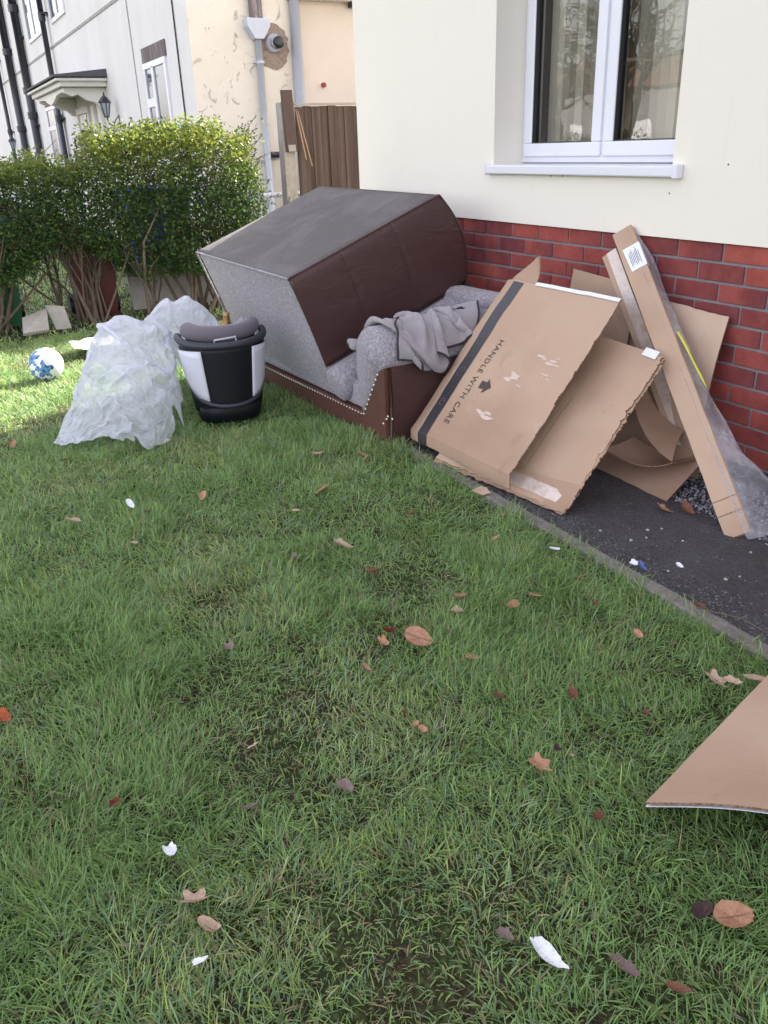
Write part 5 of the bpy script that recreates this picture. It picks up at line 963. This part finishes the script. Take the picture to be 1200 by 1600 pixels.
LV = [
 (504, 765, 25, 'oval', 'lf_pink', 'smooth pink oval leaf below the front corner of the studded sofa', 1.9, .15),
 (535, 852, 34, 'torn', 'lf_pale', 'ragged pale torn leaf near the middle of the upper lawn', .6, .4),
 (463, 798, 20, 'narrow', 'lf_pale', 'small narrow pale leaf left of the pink oval leaf', .2, .2),
 (461, 872, 20, 'torn', 'lf_grey', 'small crumpled purple-grey leaf left of the ragged pale leaf', None, .7),
 (583, 893, 25, 'round', 'lf_brown', 'round mid-brown leaf below and right of the ragged pale leaf', None, .2),
 (497, 711, 22, 'narrow', 'lf_pale', 'upright pale curled leaf in front of the sofa rail', 1.2, .8),
 (565, 711, 18, 'torn', 'lf_tan', 'small tan leaf just below the studded sofa corner', None, .5),
 (440, 714, 17, 'narrow', 'lf_tan', 'small thin tan leaf by the sofa rail, left of the upright pale leaf', None, .3),
 (425, 692, 14, 'torn', 'lf_grey', 'tiny grey-brown leaf nearest the car seat', None, .4),
 (318, 775, 19, 'torn', 'lf_tan', 'small tan leaf below the child car seat', None, .5),
 (229, 800, 12, 'oval', 'lf_brown', 'tiny brown leaf in the grass below the polythene', None, .4),
 (115, 815, 24, 'torn', 'lf_pale', 'whitish crumpled leaf on the left of the lawn below the polythene', None, .5),
 (209, 849, 16, 'oval', 'lf_pale', 'small pale tan leaf below the whitish crumpled leaf', None, .3),
 (100, 720, 13, 'torn', 'lf_red', 'tiny dark red leaf touching the foot of the polythene', None, .4),
 (20, 694, 15, 'narrow', 'lf_tan', 'small tan leaf at the shadow edge by the left border', None, .3),
 (641, 803, 21, 'torn', 'lf_brown', 'red-brown crumpled leaf below the printed cardboard', None, .5),
 (785, 806, 15, 'oval', 'lf_tan', 'small tan leaf below the foot of the creased cardboard', None, .3),
 (775, 842, 15, 'oval', 'lf_tan', 'small orange-tan leaf in the grass near the path edging', None, .3),
 (720, 935, 24, 'torn', 'lf_tan', 'upright curled tan leaf, upper one of a touching pair', 1.5, .9),
 (714, 957, 26, 'torn', 'lf_pale', 'curled pale leaf, lower one of a touching pair', .4, .7),
 (654, 997, 42, 'round', 'lf_pink', 'largest pink round leaf in the middle of the lawn', .9, .10),
 (608, 988, 22, 'narrow', 'lf_red', 'dark red leaf standing on edge beside the largest pink leaf', 1.4, 1.2),
 (600, 1006, 22, 'torn', 'lf_tan', 'curled tan leaf touching the dark red upright one', .3, .9),
 (738, 1027, 21, 'oval', 'lf_pink', 'small salmon oval leaf right of the largest pink leaf', 1.4, .15),
 (573, 1046, 24, 'narrow', 'lf_pink', 'thin folded pink leaf below the dark red upright leaf', .1, .6),
 (703, 988, 24, 'torn', 'lf_grey', 'purple-brown shrivelled leaf right of the largest pink leaf', None, .7),
 (776, 1089, 24, 'lobed', 'lf_brown', 'reddish brown lobed leaf below the small salmon leaf', None, .6),
 (650, 1131, 16, 'oval', 'lf_tan', 'small tan leaf, upper of two overlapping ovals', 2.5, .2),
 (660, 1139, 18, 'oval', 'lf_pink', 'small pink leaf, lower of two overlapping ovals', 2.8, .2),
 (631, 1114, 13, 'torn', 'lf_red', 'tiny dark red fragment above the two overlapping ovals', None, .4),
 (801, 946, 20, 'oval', 'lf_tan', 'tan leaf half sunk in grass, right of the curled pair', None, .4),
 (837, 932, 22, 'narrow', 'lf_tan', 'narrow tan leaf nearest above the half sunk tan leaf', .6, .5),
 (928, 942, 17, 'torn', 'lf_brown', 'small rusty leaf in grass beside the path edging', None, .5),
 (908, 904, 17, 'torn', 'lf_brown', 'faded brown leaf in grass close to the kerb bits', None, .4),
 (996, 990, 17, 'oval', 'lf_tan', 'small tan leaf above the dark bare hole in the lawn', None, .2),
 (895, 1086, 28, 'narrow', 'lf_brown', 'folded brown leaf between the lobed leaf and the bare hole', 2.6, .9),
 (844, 1195, 35, 'lobed', 'lf_tan', 'wide dull pink leaf above the middle of the lower lawn', .5, .3),
 (869, 1172, 20, 'torn', 'lf_dark', 'nearly black shrivelled leaf behind the wide dull pink leaf', None, .7),
 (893, 1180, 11, 'oval', 'lf_pale', 'tiny pale fragment right of the wide dull pink leaf', None, .2),
 (932, 1278, 23, 'torn', 'lf_brown', 'curled dark red-brown leaf left of the fallen cardboard', None, 1.),
 (390, 1264, 28, 'narrow', 'lf_grey', 'upright purplish leaf at the left centre of the lower lawn', 1.5, .7),
 (540, 1230, 32, 'torn', 'lf_grey', 'flat grey-pink leaf alone in the worn middle of the lawn', .2, .3),
 (396, 1166, 20, 'torn', 'lf_pale', 'faded leaf on the worn patch at left centre', 1.4, .3),
 (361, 1010, 22, 'lobed', 'lf_grey', 'small mauve-grey leaf in thick grass on the left', .1, .5),
 (305, 1408, 42, 'lobed', 'lf_pale', 'large crinkled pale pink leaf in the lower left', 1.2, .4),
 (331, 1453, 38, 'narrow', 'lf_pale', 'pale leaf curled over just below the crinkled pink one', .55, 1.1),
 (180, 1254, 20, 'torn', 'lf_red', 'small blood red leaf in the lower left lawn', None, .6),
 (3, 1122, 26, 'oval', 'lf_orange', 'bright orange-red leaf at the left border', .7, .5),
 (790, 1463, 30, 'torn', 'lf_grey', 'dark purple-grey leaf left above the crumpled white paper', .3, .5),
 (976, 1517, 46, 'torn', 'lf_grey', 'wide wrinkled brown leaf near the bottom right', .2, .5),
 (1145, 1433, 50, 'oval', 'lf_tan', 'largest tan oval leaf at the lower right', 1.25, .35),
 (1099, 1428, 34, 'oval', 'lf_dark', 'blackened leaf touching the largest tan leaf', 1.9, .6),
 (1118, 1063, 34, 'lobed', 'lf_pale', 'pale dry leaf, leftmost in the row above the fallen cardboard', .2, .3),
 (1146, 1067, 24, 'torn', 'lf_pale', 'pale dry leaf, middle of the row above the fallen cardboard', .5, .6),
 (1178, 1063, 30, 'torn', 'lf_pale', 'pale dry leaf, rightmost in the row above the fallen cardboard', .8, .5),
 (1008, 1113, 18, 'torn', 'lf_brown', 'faint brown leaf sunk in grass below the bare hole', None, .3),
 (1060, 1545, 30, 'narrow', 'lf_brown', 'thin rust-brown leaf at the very bottom right', .8, .4),
]
for px, py, s_, kd, mt, lb, rt, cl in LV: dead_leaf(px, py, s_, kd, mt, lb, rt, cl, group='dead leaves on the lawn')
dead_leaf(1037, 797, 26, 'torn', 'lf_tan', 'dead leaf on the tarmac under the propped cardboard corner', .5, .6, z=.014, group='dead leaves on the path')
dead_leaf(1074, 797, 26, 'torn', 'lf_brown', 'dead leaf at the edge of the gravel by the long box', .2, .5, z=.016, group='dead leaves on the path')
dead_leaf(1092, 946, 18, 'narrow', 'lf_brown', 'brown leaf on the path edging', 1.2, .5, z=.022, group='dead leaves on the path')
for px, py, s_, kd, mt, lb, rt, cl in ((265, 1336, 32, 'torn', 'paper_litter', 'pale crumpled scrap of tissue on the left of the lower lawn', .1, .9), (314, 1503, 24, 'torn', 'paper_litter', 'small bright white scrap of paper at the bottom left', 1.4, .5),
    (856, 1494, 58, 'shred', 'paper_litter', 'crumpled white embossed paper near the bottom centre right', .35, .6), (866, 859, 20, 'torn', 'paper_litter', 'scrap of clear-white film in grass near the path edging', .4, .4), (992, 880, 16, 'torn', 'paper_litter', 'white scrap on the path edging beside the blue one', .4, .6),
    (1002, 886, 17, 'torn', 'blue', 'blue wrapper scrap on the path edging', .2, .7), (1062, 884, 13, 'torn', 'paper_litter', 'small white fragment lying on the tarmac', .5, .4), (204, 788, 20, 'narrow', 'paper_litter', 'thin greyish sliver in the grass below the polythene', .2, .3)):
    dead_leaf(px, py, s_, kd, mt, lb, rt, cl, z=.032 if mt != 'blue' and px not in (992, 1062) else .02, name='litter_scrap', cat='litter')
# pale stones lying on the tarmac
r5 = np.random.default_rng(77)
for (px, py) in ((986, 844), (938, 829), (1010, 840), (1034, 826), (1067, 845), (1173, 863), (1134, 905), (1156, 901), (1044, 892), (1012, 828)):
    p = pl(px, py, 2, .007); s_ = r5.uniform(.004, .0075); tag(MB().lathe([(.001, -s_*.5), (s_, -s_*.2), (s_*.8, s_*.4), (.001, s_*.6)], p, (.1, .1, 1), 7).build('pebble', 'slab', loc=p), 'small pale pebble lying on the dark tarmac path', 'pebble', 'pale pebbles scattered on the tarmac')
# a thin dry stalk along the edging
p0, p1, p2 = pl(1075, 930, 2, .03), pl(1110, 955, 2, .03), pl(1200, 990, 2, .025); tag(MB().tube([p0, p1, (p1+p2)/2+V3(0, .01, .01), p2], .0013, 4).build('dry_stalk', 'stem', loc=p0), 'long thin dry stalk trailing along the path edging', 'stalk')
p = pl(455, 820, 2, .045); q = pl(405, 838, 2, .035); 
# white debris in the sunlit grass
p = pl(150, 543, 2, .03); b = MB(); rr_ = np.random.default_rng(5)
P = [[p+V3(-.16+.32*u, -.16+.34*v, .02+.035*float(fbm(u*6, v*6, 1, 71, 3))) for v in np.linspace(0, 1, 16)] for u in np.linspace(0, 1, 16)]; b.grid(P); tag(b.build('wrapping_scrap', 'paper_litter', loc=p, smooth=True), 'crumpled white wrapping lying behind the polythene in front of the hedge', 'litter')
# ------------------------------------------------------------------ ACROSS THE ROAD (seen only mirrored in the window)
oh = thing('opposite_house', 'house across the road mirrored in the window glass', 'house', (-50, -46, 0))
b = MB(); b.box(-66, -34, -54, -46, 0, 4.6); b.build('wall', 'mortar', oh); b = MB(); b.add([(-66.4, -45.6, 4.6), (-33.6, -45.6, 4.6), (-33.6, -54.4, 4.6), (-66.4, -54.4, 4.6), (-66.4, -50, 7.0), (-33.6, -50, 7.0)], [(0, 4, 5, 1), (2, 5, 4, 3), (1, 5, 2), (0, 3, 4), (0, 1, 2, 3)]); b.build('roof', 'tile', oh)
for x0 in (-62, -55, -48, -41): MB().box(x0, x0+1.8, -46.02, -45.97, 1, 2.3).build('window', 'upvc', oh)
def bare_tree(x, y, h, seed, label):
    t_ = thing('bare_tree', label, 'tree', (x, y, 0)); r = np.random.default_rng(seed); b = MB()
    def grow(p, d, L_, r_, lv):
        q = p+d*L_*.5+r.normal(0, L_*.04, 3); e = q+nrm(d+r.normal(0, .12, 3))*L_*.5; b.tube([p, q, e], [r_, r_*.85, r_*.65], 5 if lv > 1 else 8, cap=False)
        if lv >= 5: return
        for k in range(4 if lv < 4 else 3):
            nd = nrm(d+r.normal(0, .55, 3)+V3(0, 0, .15)); grow(p+(e-p)*(1 if k < 2 else r.uniform(.5, .9)), nd, L_*r.uniform(.6, .8), r_*.58, lv+1)
    b_main = MB(); grow(V3(x, y, -.1), V3(.02, .03, 1), h*.17, h*.018, 0); b.build('branches', 'bark', t_)
bare_tree(-9.9, -8.2, 8.5, 2, 'bare winter tree across the road mirrored in the left pane')
bare_tree(-12.0, -11.6, 10, 4, 'bare winter tree across the road mirrored in the right pane')
